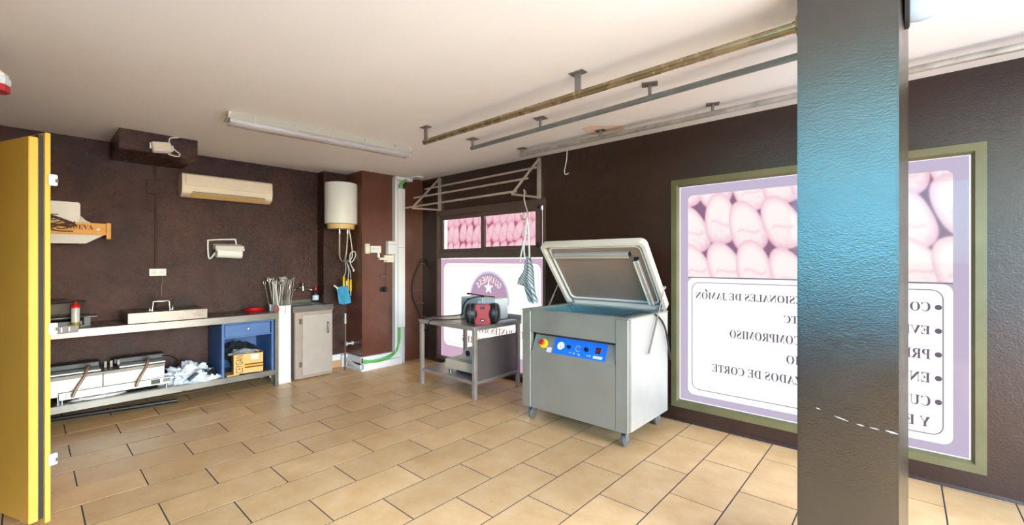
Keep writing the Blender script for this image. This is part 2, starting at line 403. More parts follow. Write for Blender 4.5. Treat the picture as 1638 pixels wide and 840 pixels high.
# pillar in the foreground
bm = BM(); prism(bm, [(-.336, 2.16), (-.0165, 2.16), (.012, 2.50), (-.336, 2.50)], 0, H, 'XYZ')
bmesh.ops.bevel(bm, geom=[e for e in bm.edges if abs(e.verts[0].co.z-e.verts[1].co.z) > 1], offset=.006, segments=2, affect='EDGES')
pillar = strct('pillar', bm, PILP, smooth=40)
for x0, z0, x1, z1, t in ((-.27, .801, -.255, .797, .0012), (-.21, .782, -.165, .771, .0012), (-.14, .767, -.115, .764, .0014), (-.10, .764, -.072, .762, .001), (-.055, .764, -.018, .759, .0028)):
    bm = BM(); prism(bm, [(x0, z0), ((x0+x1)/2, (z0+z1)/2-t), (x1, z1), ((x0+x1)/2, (z0+z1)/2+t)], 2.158, 2.1605, 'XZY'); strct('paint_chip', bm, TRUNK, pillar)
# skirting by the recess
bm = BM(); box(bm, -5.61, -5.585, 2.56, 2.88, .09, .17, bev=.004); strct('baseboard_left', bm, TRUNK)
bm = BM(); box(bm, -5.61, -5.595, 2.56, 2.88, 0, .088); strct('baseboard_recess', bm, TILEB)

# ================================================================== WINDOWS AND BACKLIT SIGNS
def wframe(name, W, prof, mt, parent=None):
    """mitred frame: prof = [(inset, y)] swept round the opening"""
    bm = BM(); n = len(prof); rings = []
    for i, y in prof:
        rings.append([bm.verts.new((x, y, z)) for x, z in ((W[0]+i, W[2]+i), (W[1]-i, W[2]+i), (W[1]-i, W[3]-i), (W[0]+i, W[3]-i))])
    for a in range(n):
        A, B = rings[a], rings[(a+1) % n]
        for k in range(4): bm.faces.new((A[k], A[(k+1) % 4], B[(k+1) % 4], B[k]))
    return strct(name, bm, mt, parent)
win1 = wframe('window_1', W1, [(-.002, YR-.01), (.046, YR-.01), (.062, YR+.012), (.062, YR+.07), (-.002, YR+.07)], OLIVE)
bx('glass', GLASS, win1, W1[0]+.06, W1[1]-.06, YR+.012, YR+.015, W1[2]+.06, W1[3]-.06)
LAV = emis('lavender_vinyl', (214, 200, 226), SIGN*.86)
LAV2 = emis('pink_vinyl', (226, 190, 214), SIGN*.86)
WVIN = emis('white_vinyl', (255, 253, 252), SIGN*1.2)
WVINW = emis('warm_white_vinyl', (255, 250, 236), SIGN*1.2)
INK = emis('grey_violet_ink', (126, 114, 132), SIGN*.88)
INKL = emis('thin_line_ink', (150, 140, 156), SIGN*.9)
INK2 = emis('brown_violet_ink', (160, 112, 122), SIGN*.9)
DOMEI = emis('mauve_ink', (196, 160, 188), SIGN*.95)
PALEB = emis('pale_blue_ink', (214, 218, 250), SIGN*.95)
EDGEW = emis('bare_edge_light', (236, 240, 255), SIGN*1.3)

def ham_print(bm, x0, x1, z0, z1, y, rows, per, seed, gap, mid, hi, tilt=.25, cut=.03, res=(210, 90)):
    """the printed photograph of rows of cured hams, as colours on a flat grid"""
    rng = np.random.default_rng(seed); nx, nz = res
    X, Z = np.meshgrid(np.linspace(x0, x1, nx), np.linspace(z0, z1, nz)); col = np.zeros((nz, nx, 3)); col[:] = np.array(gap)
    for (zc, hh, top) in rows:
        n = int((x1-x0)/per)+3; off = rng.uniform(0, per)
        for k in range(n):
            cx = x0-per+k*per+off+rng.normal(0, per*.06); cz = zc+rng.normal(0, hh*.06)
            t = tilt*rng.uniform(.2, 1.9); dx, dz = X-cx, Z-cz
            u = (dx*math.cos(t)+dz*math.sin(t))/(per*.56*rng.uniform(.92, 1.06)); v = (-dx*math.sin(t)+dz*math.cos(t))/(hh*.56)
            u = u*(1+.22*v)
            d = np.sqrt(np.abs(u)**2.3+np.abs(v)**2.3)
            n1 = np.sin(17*u+5*v+rng.uniform(0, 6))*np.sin(9*v-4*u+rng.uniform(0, 6))*.5+.5
            n2 = np.sin(43*u-31*v+rng.uniform(0, 6))*np.sin(37*v+21*u)*.5+.5
            sh = np.clip((d-.55)/.45, 0, 1)**1.6
            crease = np.exp(-((v+.18+.12*np.sin(4*u))/.06)**2)*(np.abs(u) < .6)*.35
            k1 = np.clip(sh*.85+crease+(n1*.22+n2*.16)*np.clip(-v+.2, 0, 1), 0, 1)[..., None]
            c = np.array(hi)*(1-k1)+np.array(mid)*k1
            a = np.clip((1.0-d)/.07, 0, 1)[..., None]
            col = col*(1-a)+c*a
    lin = np.where(col <= .04045, col/12.92, ((col+.055)/1.055)**2.4)
    r = cut; lay = bm.verts.layers.float_color.new('print')
    keep = np.ones((nz, nx), bool)
    for cx, sx in ((x0+r, -1), (x1-r, 1)):
        cz = z1-r; keep &= ~(((X-cx)*sx > 0) & (Z > cz) & ((X-cx)**2+(Z-cz)**2 > r*r*1.05))
    V = {}
    for j in range(nz):
        for i in range(nx):
            if keep[j, i]:
                v = bm.verts.new((X[j, i], y, Z[j, i])); v[lay] = (*lin[j, i], 1); V[j, i] = v
    for j in range(nz-1):
        for i in range(nx-1):
            q = [(j, i), (j, i+1), (j+1, i+1), (j+1, i)]
            if all(t in V for t in q): bm.faces.new([V[t] for t in q])
def flat(name, poly, y, mt, parent, t=.001):
    bm = BM(); prism(bm, poly, y, y+t, 'XZY'); return obj(name, bm, mt, parent, smooth=0)
def line(name, outer, wd, y, mt, parent):
    x0, x1, z0, z1, r = outer; bm = BM()
    ringprism(bm, rrect(x0, x1, z0, z1, r), rrect(x0+wd, x1-wd, z0+wd, z1-wd, r-wd), y, y+.001, 'XZY'); return obj(name, bm, mt, parent, smooth=0)
# --- large sign in window_1 (read from the street, so mirrored in here)
sy = YR+.024
s1 = thing('window_sign', 'large backlit window sign behind the pillar, rows of hams above mirrored capital lettering', 'sign', (-.59, sy, .2))
flat('vinyl_sheet', [(W1[0]+.064, .189), (W1[1]-.064, .189), (W1[1]-.064, 2.053), (W1[0]+.064, 2.053)], sy, LAV, s1, .004)
bm = BM(); x0, x1, z0, z1 = W1[0]+.062, W1[1]-.062, .187, 2.055
for a in ((x0, x0+.007, z0, z1), (x1-.007, x1, z0, z1), (x0, x1, z0, z0+.007), (x0, x1, z1-.006, z1)): box(bm, a[0], a[1], sy-.002, sy-.001, a[2], a[3])
obj('edge_glow', bm, EDGEW, s1, smooth=0)  # glowing strips in place of daylight leaking past the vinyl edge
PH1 = vemis('ham_photo_print', SIGN*1.02)
bm = BM()
ham_print(bm, -1.405, .223, 1.268, 1.972, sy-.002, [(2.02, .34, 0), (1.70, .40, 0), (1.375, .40, 0)], .232, 4, (.58, .44, .54), (.93, .72, .80), (1, .965, .96), tilt=.3)
obj('ham_photograph', bm, PH1, s1, smooth=0)
flat('photo_rule', [(-1.405, 1.258), (.223, 1.258), (.223, 1.268), (-1.405, 1.268)], sy-.002, INKL, s1)
flat('text_field', rrect(-1.405, .223, .25, 1.257, .06)[:-7*2] + [] if False else rrect(-1.405, .223, .25, 1.257, .05), sy-.002, WVIN, s1)
line('border_line', (-1.373, .182, .297, 1.222, .06), .006, sy-.0035, INKL, s1)
y = sy-.0035
LINES = [('CORTADORES PROFESIONALES DE JAMON', -1.341, 1.105), ('EVENTOS, BODAS, ETC', -.685, .955), ('PRESUPUESTOS SIN COMPROMISO', -1.067, .805), ('ENVIOS A DOMICILIO', -.668, .655), ('CURSOS ESPECIALIZADOS DE CORTE', -1.203, .505), ('Y EMPRESAS', -.36, .372)]
for s, xe, z in LINES:
    bm = BM(); put_text(bm, serif(s), (.122, y, z-.031), (-1, 0, 0), (0, 0, 1), .122-xe, .066); obj('lettering', bm, INK, s1, smooth=0)
bm = BM(); prism(bm, [(-1.256, 1.144), (-1.236, 1.144), (-1.252, 1.164), (-1.262, 1.164)], y, y+.0005, 'XZY')
obj('accent', bm, INK, s1, smooth=0)
for s, xe, z in LINES[:5]:
    bm = BM(); prism(bm, [(.158+.017*math.cos(k*PI/8), z+.004+.017*math.sin(k*PI/8)) for k in range(16)], y, y+.0005, 'XZY'); obj('bullet', bm, INK, s1, smooth=0)
# --- sliding window over a second sign
win2 = wframe('window_2', W2, [(-.004, YR-.01), (.03, YR-.01), (.03, YR+.1), (-.004, YR+.1)], DKFRAME)
bx('transom', DKFRAME, win2, W2[0]+.02, W2[1]-.02, YR-.008, YR+.1, 1.445, 1.53, bev=.004)
def sash(x0, x1, z0, z1, y, fw):
    bm = BM(); ringprism(bm, [(x0, z0), (x1, z0), (x1, z1), (x0, z1)], [(x0+fw[0], z0+fw[2]), (x1-fw[1], z0+fw[2]), (x1-fw[1], z1-fw[3]), (x0+fw[0], z1-fw[3])], y, y+.028, 'XZY')
    s = obj('sash', bm, DKFRAME, win2, smooth=0)
    bx('pane', GLASS, s, x0+fw[0]-.005, x1-fw[1]+.005, y+.012, y+.016, z0+fw[2]-.005, z1-fw[3]+.005)
sash(-4.838, -3.955, 1.53, 2.06, YR+.035, (.052, .035, .042, .085))
sash(-3.985, -3.025, 1.53, 2.06, YR+.002, (.055, .072, .055, .09))
bx('rail', DKFRAME, win2, -4.838, -2.985, YR-.006, YR+.09, 2.03, 2.075)
bx('lock', BLACK, win2, -3.06, -3.03, YR-.014, YR+.002, 1.99, 2.03); bx('lock', BLACK, win2, -3.07, -3.045, YR-.014, YR+.002, 1.56, 1.61)
s3 = thing('ham_sign_strip', 'backlit strip of pink ham pictures seen through the sliding window', 'sign', (-3.9, YR+.13, 1.5))
PH2 = vemis('ham_strip_print', SIGN*1.0)
bm = BM(); ham_print(bm, -4.80, -2.97, 1.46, 2.0, YR+.13, [(2.0, .26, 0), (1.56, .24, 0), (1.775, .25, 0)], .125, 9, (.70, .36, .46), (.88, .56, .66), (.98, .82, .86), tilt=-.35, cut=.005, res=(220, 80))
obj('ham_photograph', bm, PH2, s3, smooth=0)
sy2 = YR+.05
s2 = thing('beer_sign', 'backlit pink window sign with white star in a dome behind the steel table', 'sign', (-3.9, sy2, .06))
flat('vinyl_sheet', [(W2[0]+.028, .088), (W2[1]-.028, .088), (W2[1]-.028, 1.444), (W2[0]+.028, 1.444)], sy2, LAV2, s2, .004)
bx('top_edge_glow', EDGEW, s2, W2[0]+.03, W2[1]-.03, sy2-.002, sy2-.001, 1.434, 1.444)  # glowing strip in place of daylight leaking over the sheet
flat('white_field', rrect(-4.775, -3.055, .25, 1.375, .09), sy2-.002, WVINW, s2)
line('border_line', (-4.745, -3.085, .28, 1.345, .075), .008, sy2-.0035, emis('pale_line_ink', (246, 222, 226), SIGN*1.0), s2)
def arc(cx, cz, r, a0, a1, n=32): return [(cx+r*math.cos(math.radians(a0+(a1-a0)*k/n)), cz+r*math.sin(math.radians(a0+(a1-a0)*k/n))) for k in range(n+1)]
cx, cz = -3.89, .925
flat('dome_edge', arc(cx, cz, .352, -10, 190), sy2-.0035, PALEB, s2)
flat('dome', arc(cx, cz, .326, -10, 190), sy2-.005, DOMEI, s2)
st = []
for k in range(10):
    a = math.radians(90+36*k); r = .088 if k % 2 == 0 else .036; st.append((cx+r*math.cos(a), 1.07+r*math.sin(a)))
flat('star', st, sy2-.0065, WVINW, s2)
for i, ch in enumerate('GUINNESS'):
    a = math.radians(36+108*(i+.5)/8)          # read from the street: first letter on our right
    u = Vector((-math.sin(a), 0, math.cos(a))); v = Vector((math.cos(a), 0, math.sin(a)))
    wdt = .013 if ch == 'I' else .046
    bm = BM(); put_text(bm, ch, Vector((cx, sy2-.0065, cz))+v*.215-u*wdt/2, u, v, wdt, .078)
    obj('letter', bm, WVINW, s2, smooth=0)
for words, x, z, wd_, hh in (('RESTAURANTES MAYOR Y MENOR', -3.12, .49, 1.56, .085), ('PROVEEDORES', -3.42, .335, .97, .09)):
    bm = BM(); put_text(bm, serif(words), (x, sy2-.004, z), (-1, 0, 0), (0, 0, 1), wd_, hh); obj('lettering', bm, INK2, s2, smooth=0)

# ================================================================== CEILING RAILS
PLATE = mat('hanger_plate', (136, 128, 124), .45, .4, var=.12)
def rail(name, label, pts, r, mt, hangers, hz, plate, hm):
    t = thing(name, label, 'rail', (pts[0][0], pts[0][1], H), 'hanging rails under the ceiling')
    tb('pipe', mt, t, pts, r, 14)
    for i, (x, y, kind) in enumerate(hangers):
        zb = hz
        if kind == 'strap':
            h = bx('hanger', hm, t, x-.022, x+.022, y-.006, y+.006, zb, H-.004, bev=.002)
            bx('foot_plate', hm, h, x-.05, x+.05, y-.03, y+.03, H-.006, H-.0005)
        else:
            bm = BM(); cyl(bm, (x, y, zb), (x, y, H-.005), .011, 10); h = obj('hanger', bm, hm, t)
            bm = BM(); box(bm, -plate, plate, -plate*.8, plate*.8, -.006, -.0005, M=Matrix.Translation((x, y, H))@Matrix.Rotation(.2*i, 4, 'Z')); obj('foot_plate', bm, hm, h)
    return t
r1 = rail('hanging_rail', 'yellowed metal pipe rail nearest the room, ending at the pillar', [(-3.125, 2.32, 2.444), (-.34, 2.262, 2.433)], .023, BRASSY, [(-3.105, 2.32, 'strap'), (-1.51, 2.286, 'strap')], 2.45, .05, PLATE)
bm = BM(); lathe(bm, [(.026, -.03), (.026, -.012), (.055, -.012), (.06, -.006), (.06, 0)], (-.337, 2.262, 2.433), 24, 'X'); obj('flange', bm, BRASSY, r1)
rail('hanging_rail', 'middle grey pipe rail between the pillar and the other ceiling rails', [(-3.09, 2.847, 2.487), (-.1, 2.69, 2.478)], .019, mat('blue_grey_pipe', (128, 132, 132), .35, .4, var=.15), [(-3.075, 2.846, 'p'), (-2.215, 2.802, 'p'), (-1.253, 2.75, 'p'), (-.14, 2.692, 'p')], 2.49, .05, PLATE)
rail('hanging_rail', 'weathered grey pipe rail closest to the wall with the sign windows', [(-2.97, 3.428, 2.508), (.95, 3.40, 2.50)], .02, GALV, [(-2.95, 3.427, 'p'), (-2.021, 3.42, 'p'), (-1.063, 3.41, 'p'), (-.15, 3.405, 'p'), (.85, 3.40, 'p')], 2.51, .045, PLATE)
# thin hook hanging from the third rail
tb('wire_hook', CABLEW, None, spline([(-2.40, 3.437, 2.53), (-2.40, 3.45, 2.50), (-2.405, 3.45, 2.38), (-2.43, 3.45, 2.27), (-2.415, 3.45, 2.235), (-2.385, 3.45, 2.245)], 5), .004, 6)
o = bpy.data.objects['wire_hook']; setp(o, 'thin pale wire hook hanging from the rail along the sign wall', 'hook')
# ceiling lamp
R = Matrix.Translation((-3.89, 1.84, 0))@Matrix.Rotation(math.radians(-4.5), 4, 'Z')
lamp = thing('ceiling_lamp', 'long unlit fluorescent ceiling lamp with a clear diffuser', 'lamp', (-3.89, 1.84, H))
bm = BM(); prism(bm, [(-.05, H), (.05, H), (.07, H-.045), (.072, H-.055), (-.072, H-.055), (-.07, H-.045)], -.79, .79, 'XZY', M=R); obj('housing', bm, LAMPB, lamp)
bm = BM(); prism(bm, [(-.068, H-.055), (.068, H-.055), (.062, H-.085), (.04, H-.1), (-.04, H-.1), (-.062, H-.085)], -.79, .79, 'XZY', M=R); obj('diffuser', bm, DIFFUSE, lamp)
bm = BM(); box(bm, -.078, .078, -.81, .81, H-.062, H-.052, bev=.003, M=R); obj('lip', bm, LAMPB, lamp)
for s in (-.03, .03):
    bm = BM(); cyl(bm, R@Vector((s, -.74, H-.078)), R@Vector((s, .74, H-.078)), .013, 12); obj('tube', bm, WHITE, lamp)
for s in (-1, 1):
    for k in range(5):
        y = -.62+.31*k; bm = BM(); box(bm, s*.058-.012, s*.058+.014, y-.012, y+.012, H-.066, H-.012, M=R); obj('clip', bm, LAMPB, lamp)
for s in (-.79, .79):
    bm = BM(); box(bm, -.06, .06, s-.012, s+.012, H-.06, H-.002, bev=.006, M=R); obj('end_cap', bm, CREAM, lamp)
# globe light on the pillar
g = thing('wall_globe_lamp', 'white opal globe lamp on the right side of the pillar', 'lamp', (.003, 2.36, 2.5))
bm = BM(); lathe(bm, [(.11, 0), (.11, .012), (.1, .016)], (.0, 2.36, 2.45), 24, 'X'); obj('mounting_plate', bm, RUBBER, g)
bm = BM(); lathe(bm, [(.088, .012), (.094, .04), (.092, .07), (.083, .1), (.066, .13), (.04, .15), (.01, .157)], (.0, 2.36, 2.45), 28, 'X'); obj('globe', bm, GLOBE, g)
# small red and white alarm on the ceiling at the left
s = thing('alarm_sounder', 'small white ceiling alarm with a red rim above the yellow door', 'alarm', (-3.42, -.07, H))
bm = BM(); cyl(bm, (-3.45, -.125, 2.27), (-3.45, -.125, 2.305), .062, 8); obj('red_rim', bm, REDC, s)
bm = BM(); tube(bm, [(-3.45, -.125, 2.305), (-3.45, -.125, 2.36), (-3.45, -.125, 2.385)], [.058, .056, .03], 8); obj('body', bm, WHITE, s, smooth=20)
tb('stem', WHITE, s, [(-3.45, -.125, 2.38), (-3.45, -.125, H)], .012)
bm = BM(); lathe(bm, [(.06, 2.306), (.064, 2.312), (.064, 2.34), (.06, 2.345)], (-3.45, -.125, 0), 8); obj('lens', bm, ZINC, s)

# ================================================================== LEFT WALL FITTINGS
fl = thing('floodlight', 'small white floodlight with looped cable on the boxed beam', 'lamp', (-5.1, .82, 2.4))
RM = Matrix.Translation((-5.06, .815, 2.445))@Matrix.Rotation(.12, 4, 'X')@Matrix.Rotation(-.3, 4, 'Y')
bm = BM(); box(bm, -.03, .03, -.07, .07, -.045, .045, bev=.008, M=RM); obj('body', bm, WHITE, fl)
bm = BM(); box(bm, .03, .036, -.058, .058, -.035, .035, M=RM); obj('lens', bm, CREAM, fl)
tb('bracket', WHITE, fl, [(-5.11, .75, 2.47), (-5.05, .735, 2.47), (-5.05, .735, 2.42)], .007, 6); tb('bracket', WHITE, fl, [(-5.11, .885, 2.47), (-5.05, .895, 2.47), (-5.05, .895, 2.42)], .007, 6)
tb('cable', CABLEW, fl, spline([(-5.09, .87, 2.40), (-5.07, .93, 2.385), (-5.08, .955, 2.41), (-5.1, .92, 2.45), (-5.09, .88, 2.50), (-5.09, .885, 2.55), (-5.09, .95, 2.57)], 6), .006, 6)
ac = thing('air_conditioner', 'cream wall air conditioner unit high on the brown left wall', 'air conditioner', (XL, 1.5, 2.09))
bm = BM(); prism(bm, [(XL+.002, 2.10), (XL+.002, 2.335), (-5.62, 2.335), (-5.595, 2.32), (-5.585, 2.20), (-5.60, 2.125), (-5.66, 2.085), (-5.72, 2.085)], 1.07, 1.945, 'XZY'); bmesh.ops.bevel(bm, geom=bm.edges[:], offset=.006, segments=2, affect='EDGES'); obj('body', bm, CREAM, ac)
bm = BM(); prism(bm, [(-5.592, 2.125), (-5.596, 2.128), (-5.655, 2.09), (-5.652, 2.084)], 1.15, 1.87, 'XZY'); obj('louvre', bm, ORANGEC, ac)
bx('front_panel', CREAM, ac, -5.60, -5.581, 1.10, 1.915, 2.20, 2.315, bev=.004)
bm = BM(); lathe(bm, [(.012, 0), (.012, .004)], (-5.588, 1.52, 2.172), 12, 'X'); obj('badge', bm, WHITE, ac)
bx('louvre_slot', PANGREY, ac, -5.594, -5.583, 1.16, 1.86, 2.134, 2.142)
bm = BM(); box(bm, XL, XL+.012, .81, .965, 2.098, 2.245, bev=.003)
setp(obj('junction_cover', bm, WALL_L), 'square brown painted junction cover below the boxed beam', 'cover plate')
bm = BM(); box(bm, XL, XL+.014, .874, .896, 1.325, 2.098); box(bm, XL, XL+.012, .868, .886, 2.245, 2.395)
setp(obj('cable_conduit', bm, mat('conduit_paint', (58, 34, 28), .6, spec=.25)), 'thin brown painted conduit running down to the double socket', 'conduit')
so = thing('wall_socket', 'white double socket on the left wall above the bench', 'socket', (XL, .9, 1.25))
bx('plate', WHITE, so, XL, XL+.03, .828, .968, 1.25, 1.325, bev=.004)
for y in (.865, .93): bm = BM(); lathe(bm, [(.022, 0), (.022, .003), (.016, .004)], (XL+.03, y, 1.288), 16, 'X'); obj('outlet', bm, LABEL, so)
tb('cord', CABLEG, so, spline([(XL+.012, .937, 1.25), (XL+.015, .942, 1.2), (XL+.012, .93, 1.13), (XL+.012, .935, 1.03)], 4), .004, 6)
pt = thing('paper_towel_holder', 'white wall paper towel holder with a wire arm and half-used roll', 'towel holder', (XL, 1.5, 1.45))
tb('wire_arm', WHITE, pt, spline([(XL+.01, 1.62, 1.55), (XL+.03, 1.605, 1.64), (XL+.03, 1.58, 1.655), (XL+.03, 1.36, 1.64), (XL+.03, 1.335, 1.615), (XL+.03, 1.34, 1.46), (XL+.03, 1.36, 1.435), (XL+.05, 1.40, 1.50)], 6), .009, 8)
bm = BM(); prism(bm, [(XL+.02, 1.60), (XL+.12, 1.575), (XL+.15, 1.53), (XL+.14, 1.52), (XL+.02, 1.55)], 1.385, 1.665, 'XZY'); obj('cover', bm, WHITE, pt)
bm = BM(); cyl(bm, (XL+.095, 1.40, 1.495), (XL+.095, 1.645, 1.485), .052, 20); obj('paper_roll', bm, PAPER, pt)
bm = BM(); cyl(bm, (XL+.095, 1.396, 1.495), (XL+.095, 1.40, 1.495), .02, 12); obj('core', bm, CARD, pt)
# shelf with the wooden crate
sh = thing('wall_shelf', 'pale grey wall shelf of slats under the wooden crate', 'shelf', (XL, .1, 1.56))
bm = BM(); prism(bm, [(-.5, 1.64), (.475, 1.648), (.35, 1.565), (-.5, 1.55)], -5.56, -5.552, 'YZX'); obj('front_plate', bm, mat('shelf_grey', (206, 202, 198), .5), sh)
for k in range(4): bx('slat', WHITE, sh, XL+.02+.055*k, XL+.055+.055*k, -.5, .33, 1.60, 1.615)
bx('bracket', WHITE, sh, XL, -5.56, .318, .33, 1.57, 1.60)
for k, (z, x) in enumerate(((1.632, -5.545), (1.605, -5.544), (1.575, -5.545))): bx('front_rod', LABEL, sh, x, x+.01, -.5, .14-.02*k, z-.008, z+.004)
cr = thing('fruit_crate', 'wooden fruit crate lettered NUEVA on the wall shelf', 'crate', (-5.65, .2, 1.65))
bx('front_board', WOOD, cr, -5.545, -5.535, -.4, .5, 1.648, 1.752, bev=.002); bx('back_board', WOOD, cr, XL+.03, XL+.04, -.4, .5, 1.66, 1.752)
bx('end_board', WOOD, cr, XL+.03, -5.532, .5, .512, 1.62, 1.755); bx('bottom_board', WOOD, cr, XL+.03, -5.532, -.4, .5, 1.648, 1.656)
bx('lower_rail', WOOD, cr, -5.535, -5.525, -.4, .5, 1.645, 1.67)
bx('corner_post', WOOD, cr, -5.54, -5.515, .485, .515, 1.61, 1.757)
bm = BM(); put_text(bm, serif('NUEVA'), (-5.534, .225, 1.692), (0, 1, 0), (0, 0, 1), .172, .042); obj('lettering', bm, CARDB, cr, smooth=0)
bm = BM(); lathe(bm, [(.012, 0), (.012, .004)], (-5.534, .43, 1.695), 12, 'X'); obj('sticker', bm, LABEL, cr)
bm = BM(); prism(bm, rrect(-.3, .325, 1.66, 1.955, .02), XL+.004, XL+.022, 'YZX'); setp(obj('cutting_board', bm, WHITE), 'white plastic cutting board leaning against the wall above the crate', 'board')
bm = BM(); prism(bm, [(.32, 1.66), (.325, 1.83), (.36, 1.79), (.4, 1.765), (.45, 1.76), (.45, 1.66)], XL+.042, XL+.044, 'YZX'); setp(obj('plastic_sheet', bm, SMOKE), 'crumpled clear plastic sheet at the back of the crate', 'plastic')
bm = BM(); rr = random.Random(3)
for k in range(44):
    y0 = rr.uniform(-.3, .1); pts = [(rr.uniform(-5.60, -5.52), y0, rr.uniform(1.68, 1.76))]
    for q in range(4): pts.append((pts[-1][0]+rr.uniform(-.03, .035), pts[-1][1]+rr.uniform(.03, .1), pts[-1][2]+rr.uniform(-.025, .035)))
    pts = [(min(max(x, -5.62), -5.505), min(y, .27), max(min(z, 1.84), 1.67)) for x, y, z in pts]
    tube(bm, spline(pts, 3), [.008*(1-.04*i) for i in range(13)], 5)
setp(obj('twig_bundle', bm, TWIG), 'bundle of dry brown vine twigs lying in the wooden crate', 'twigs', kind='stuff')
tw = tb('bent_branch', TWIG, None, spline([(-5.52, -.2, 1.90), (-5.52, .12, 1.80), (-5.53, .22, 1.76), (-5.54, .27, 1.735), (-5.55, .3, 1.70)], 5), [.013]*21, 7)
setp(tw, 'thick bent brown branch sticking out over the crate front', 'branch')

# ================================================================== YELLOW COLD ROOM DOOR
A0 = Vector((-3.33, 0, 0)); uf = Vector((-.936, -.352, 0)); ut = Vector((-.352, .936, 0))
def dm(bm, a0, a1, t0, t1, z0, z1, bev=0.):
    M = Matrix(((uf.x, ut.x, 0, A0.x), (uf.y, ut.y, 0, A0.y), (0, 0, 1, 0), (0, 0, 0, 1))); box(bm, a0, a1, t0, t1, z0, z1, bev=bev, M=M)
dr = thing('cold_room_door', 'thick yellow cold room door standing open at the far left', 'door', A0+Vector((0, 0, .05)))
bm = BM(); dm(bm, 0, .92, 0, .037, .05, 2.045, bev=.004); obj('inner_panel', bm, YELLOW, dr)
bm = BM(); dm(bm, .004, .92, .037, .056, .055, 2.06); obj('gasket', bm, RUBBER, dr)
bm = BM(); dm(bm, -.012, .94, .0565, .0785, .03, 2.075, bev=.002); obj('outer_panel', bm, YELLOW, dr)
for z in (1.83, 1.045, .355):
    bm = BM(); dm(bm, -.028, -.012, .066, .102, z-.03, z+.03, bev=.005); b = obj('latch_block', bm, ZINC, dr)
    bm = BM(); dm(bm, -.034, -.028, .09, .1, z-.012, z+.006); obj('latch_pin', bm, PANGREY, b)
bm = BM(); dm(bm, -.02, -.012, .1, .19, 1.012, 1.052, bev=.003); dm(bm, -.026, -.019, .118, .145, 1.02, 1.044); dm(bm, -.026, -.019, .15, .175, 1.022, 1.042); obj('latch_keeper', bm, CHROME, dr)

# ================================================================== STEEL BENCH AND WHAT IS ON IT
be = thing('steel_bench', 'long stainless steel workbench with lower shelf along the left wall', 'bench', (-5.5, .8, 0))
bx('top', STEELD, be, XL+.01, -5.237, -.6, 1.885, .80, .826, bev=.003)
bx('front_apron', STEEL, be, -5.252, -5.236, -.6, 1.885, .752, .824, bev=.003)
bx('side_apron', STEEL, be, XL+.02, -5.24, 1.87, 1.886, .752, .824)
bx('lower_shelf', STEELD, be, XL+.03, -5.24, -.6, 1.865, .175, .192)
bx('shelf_apron', STEEL, be, -5.25, -5.238, -.6, 1.865, .13, .19, bev=.002)
for x in (-5.277, -5.74):
    for y in (1.845, -.56): bx('leg', STEEL, be, x, x+.04, y, y+.04, 0, .80, bev=.003)
# frying pan on gas burner
gb = thing('gas_burner', 'black two-armed gas burner under the frying pan on the bench', 'burner', (-5.53, .15, .826))
bx('body', BLACK, gb, -5.66, -5.36, -.15, .32, .84, .885, bev=.006)
bm = BM(); lathe(bm, [(.0, .9), (.2, .9), (.235, .915), (.235, .922), (.17, .926), (.0, .926)], (-5.52, .14, 0), 24); obj('top_ring', bm, DKPAN, gb)
for x in (-5.62, -5.4):
    for y in (-.1, .3): bx('foot', BLACK, gb, x, x+.03, y, y+.03, .827, .842)
bx('arm', BLACK, gb, -5.54, -5.44, .3, .42, .895, .915, bev=.004)
bx('support', BLACK, gb, -5.46, -5.42, .33, .37, .827, .9)
pn = thing('frying_pan', 'large dark steel frying pan resting on the gas burner', 'pan', (-5.52, .1, .93))
bm = BM(); lathe(bm, [(.0, .93), (.19, .93), (.225, .955), (.245, 1.03), (.252, 1.045), (.246, 1.046), (.236, 1.03), (.216, .962), (.18, .94), (.0, .94)], (-5.5, .1, 0), 36); obj('bowl', bm, DKPAN, pn)
tb('handle', PANGREY, pn, spline([(-5.68, -.07, 1.03), (-5.72, -.2, 1.06), (-5.73, -.35, 1.08)], 4), .011)
lid = bm = BM(); lathe(bm, [(.0, 1.068), (.2, 1.058), (.22, 1.05), (.22, 1.046), (.0, 1.048)], (-5.56, .06, 0), 28); obj('cover', bm, DKPAN, pn)
sq = thing('squeeze_bottle', 'clear squeeze bottle with a red nozzle and oil on the bench edge', 'bottle', (-5.275, .268, .827))
bm = BM(); lathe(bm, [(.028, .881), (.028, .995), (.025, 1.002)], (-5.275, .268, 0), 18); obj('bottle_body', bm, CLEAR, sq)
bm = BM(); lathe(bm, [(.027, .827), (.028, .83), (.028, .881)], (-5.275, .268, 0), 18); obj('oil', bm, OIL, sq)
bm = BM(); lathe(bm, [(.033, 1.002), (.033, 1.014), (.024, 1.026), (.012, 1.036), (.005, 1.058)], (-5.275, .268, 0), 18); obj('nozzle_cap', bm, RED, sq)
ty = thing('tray_cover', 'stainless steel box cover with a bar handle on the bench', 'cover', (-5.45, .9, .828))
bm = BM(); box(bm, -5.70, -5.262, .603, 1.215, .828, .925, bev=.004); obj('body', bm, STEELD, ty)
bx('front_panel', STEELD, ty, -5.262, -5.256, .606, 1.213, .83, .922)
tb('handle', CHROME, ty, [(-5.40, .80, .925), (-5.40, .805, 1.005), (-5.40, .81, 1.012), (-5.40, .925, 1.012), (-5.40, .93, 1.005), (-5.40, .935, .925)], .006)
for y in (.78, .955): bm = BM(); lathe(bm, [(.014, 0), (.012, .02), (.005, .035)], (-5.40, y, .925), 10); obj('wing_nut', bm, CHROME, ty)
tb('rear_handle', CHROME, ty, [(-5.65, .86, .925), (-5.65, .865, 1.005), (-5.65, 1.0, 1.01), (-5.65, 1.005, .925)], .005)
rd = thing('red_dish', 'shallow red plastic dish on the right end of the bench', 'dish', (-5.55, 1.72, .826))
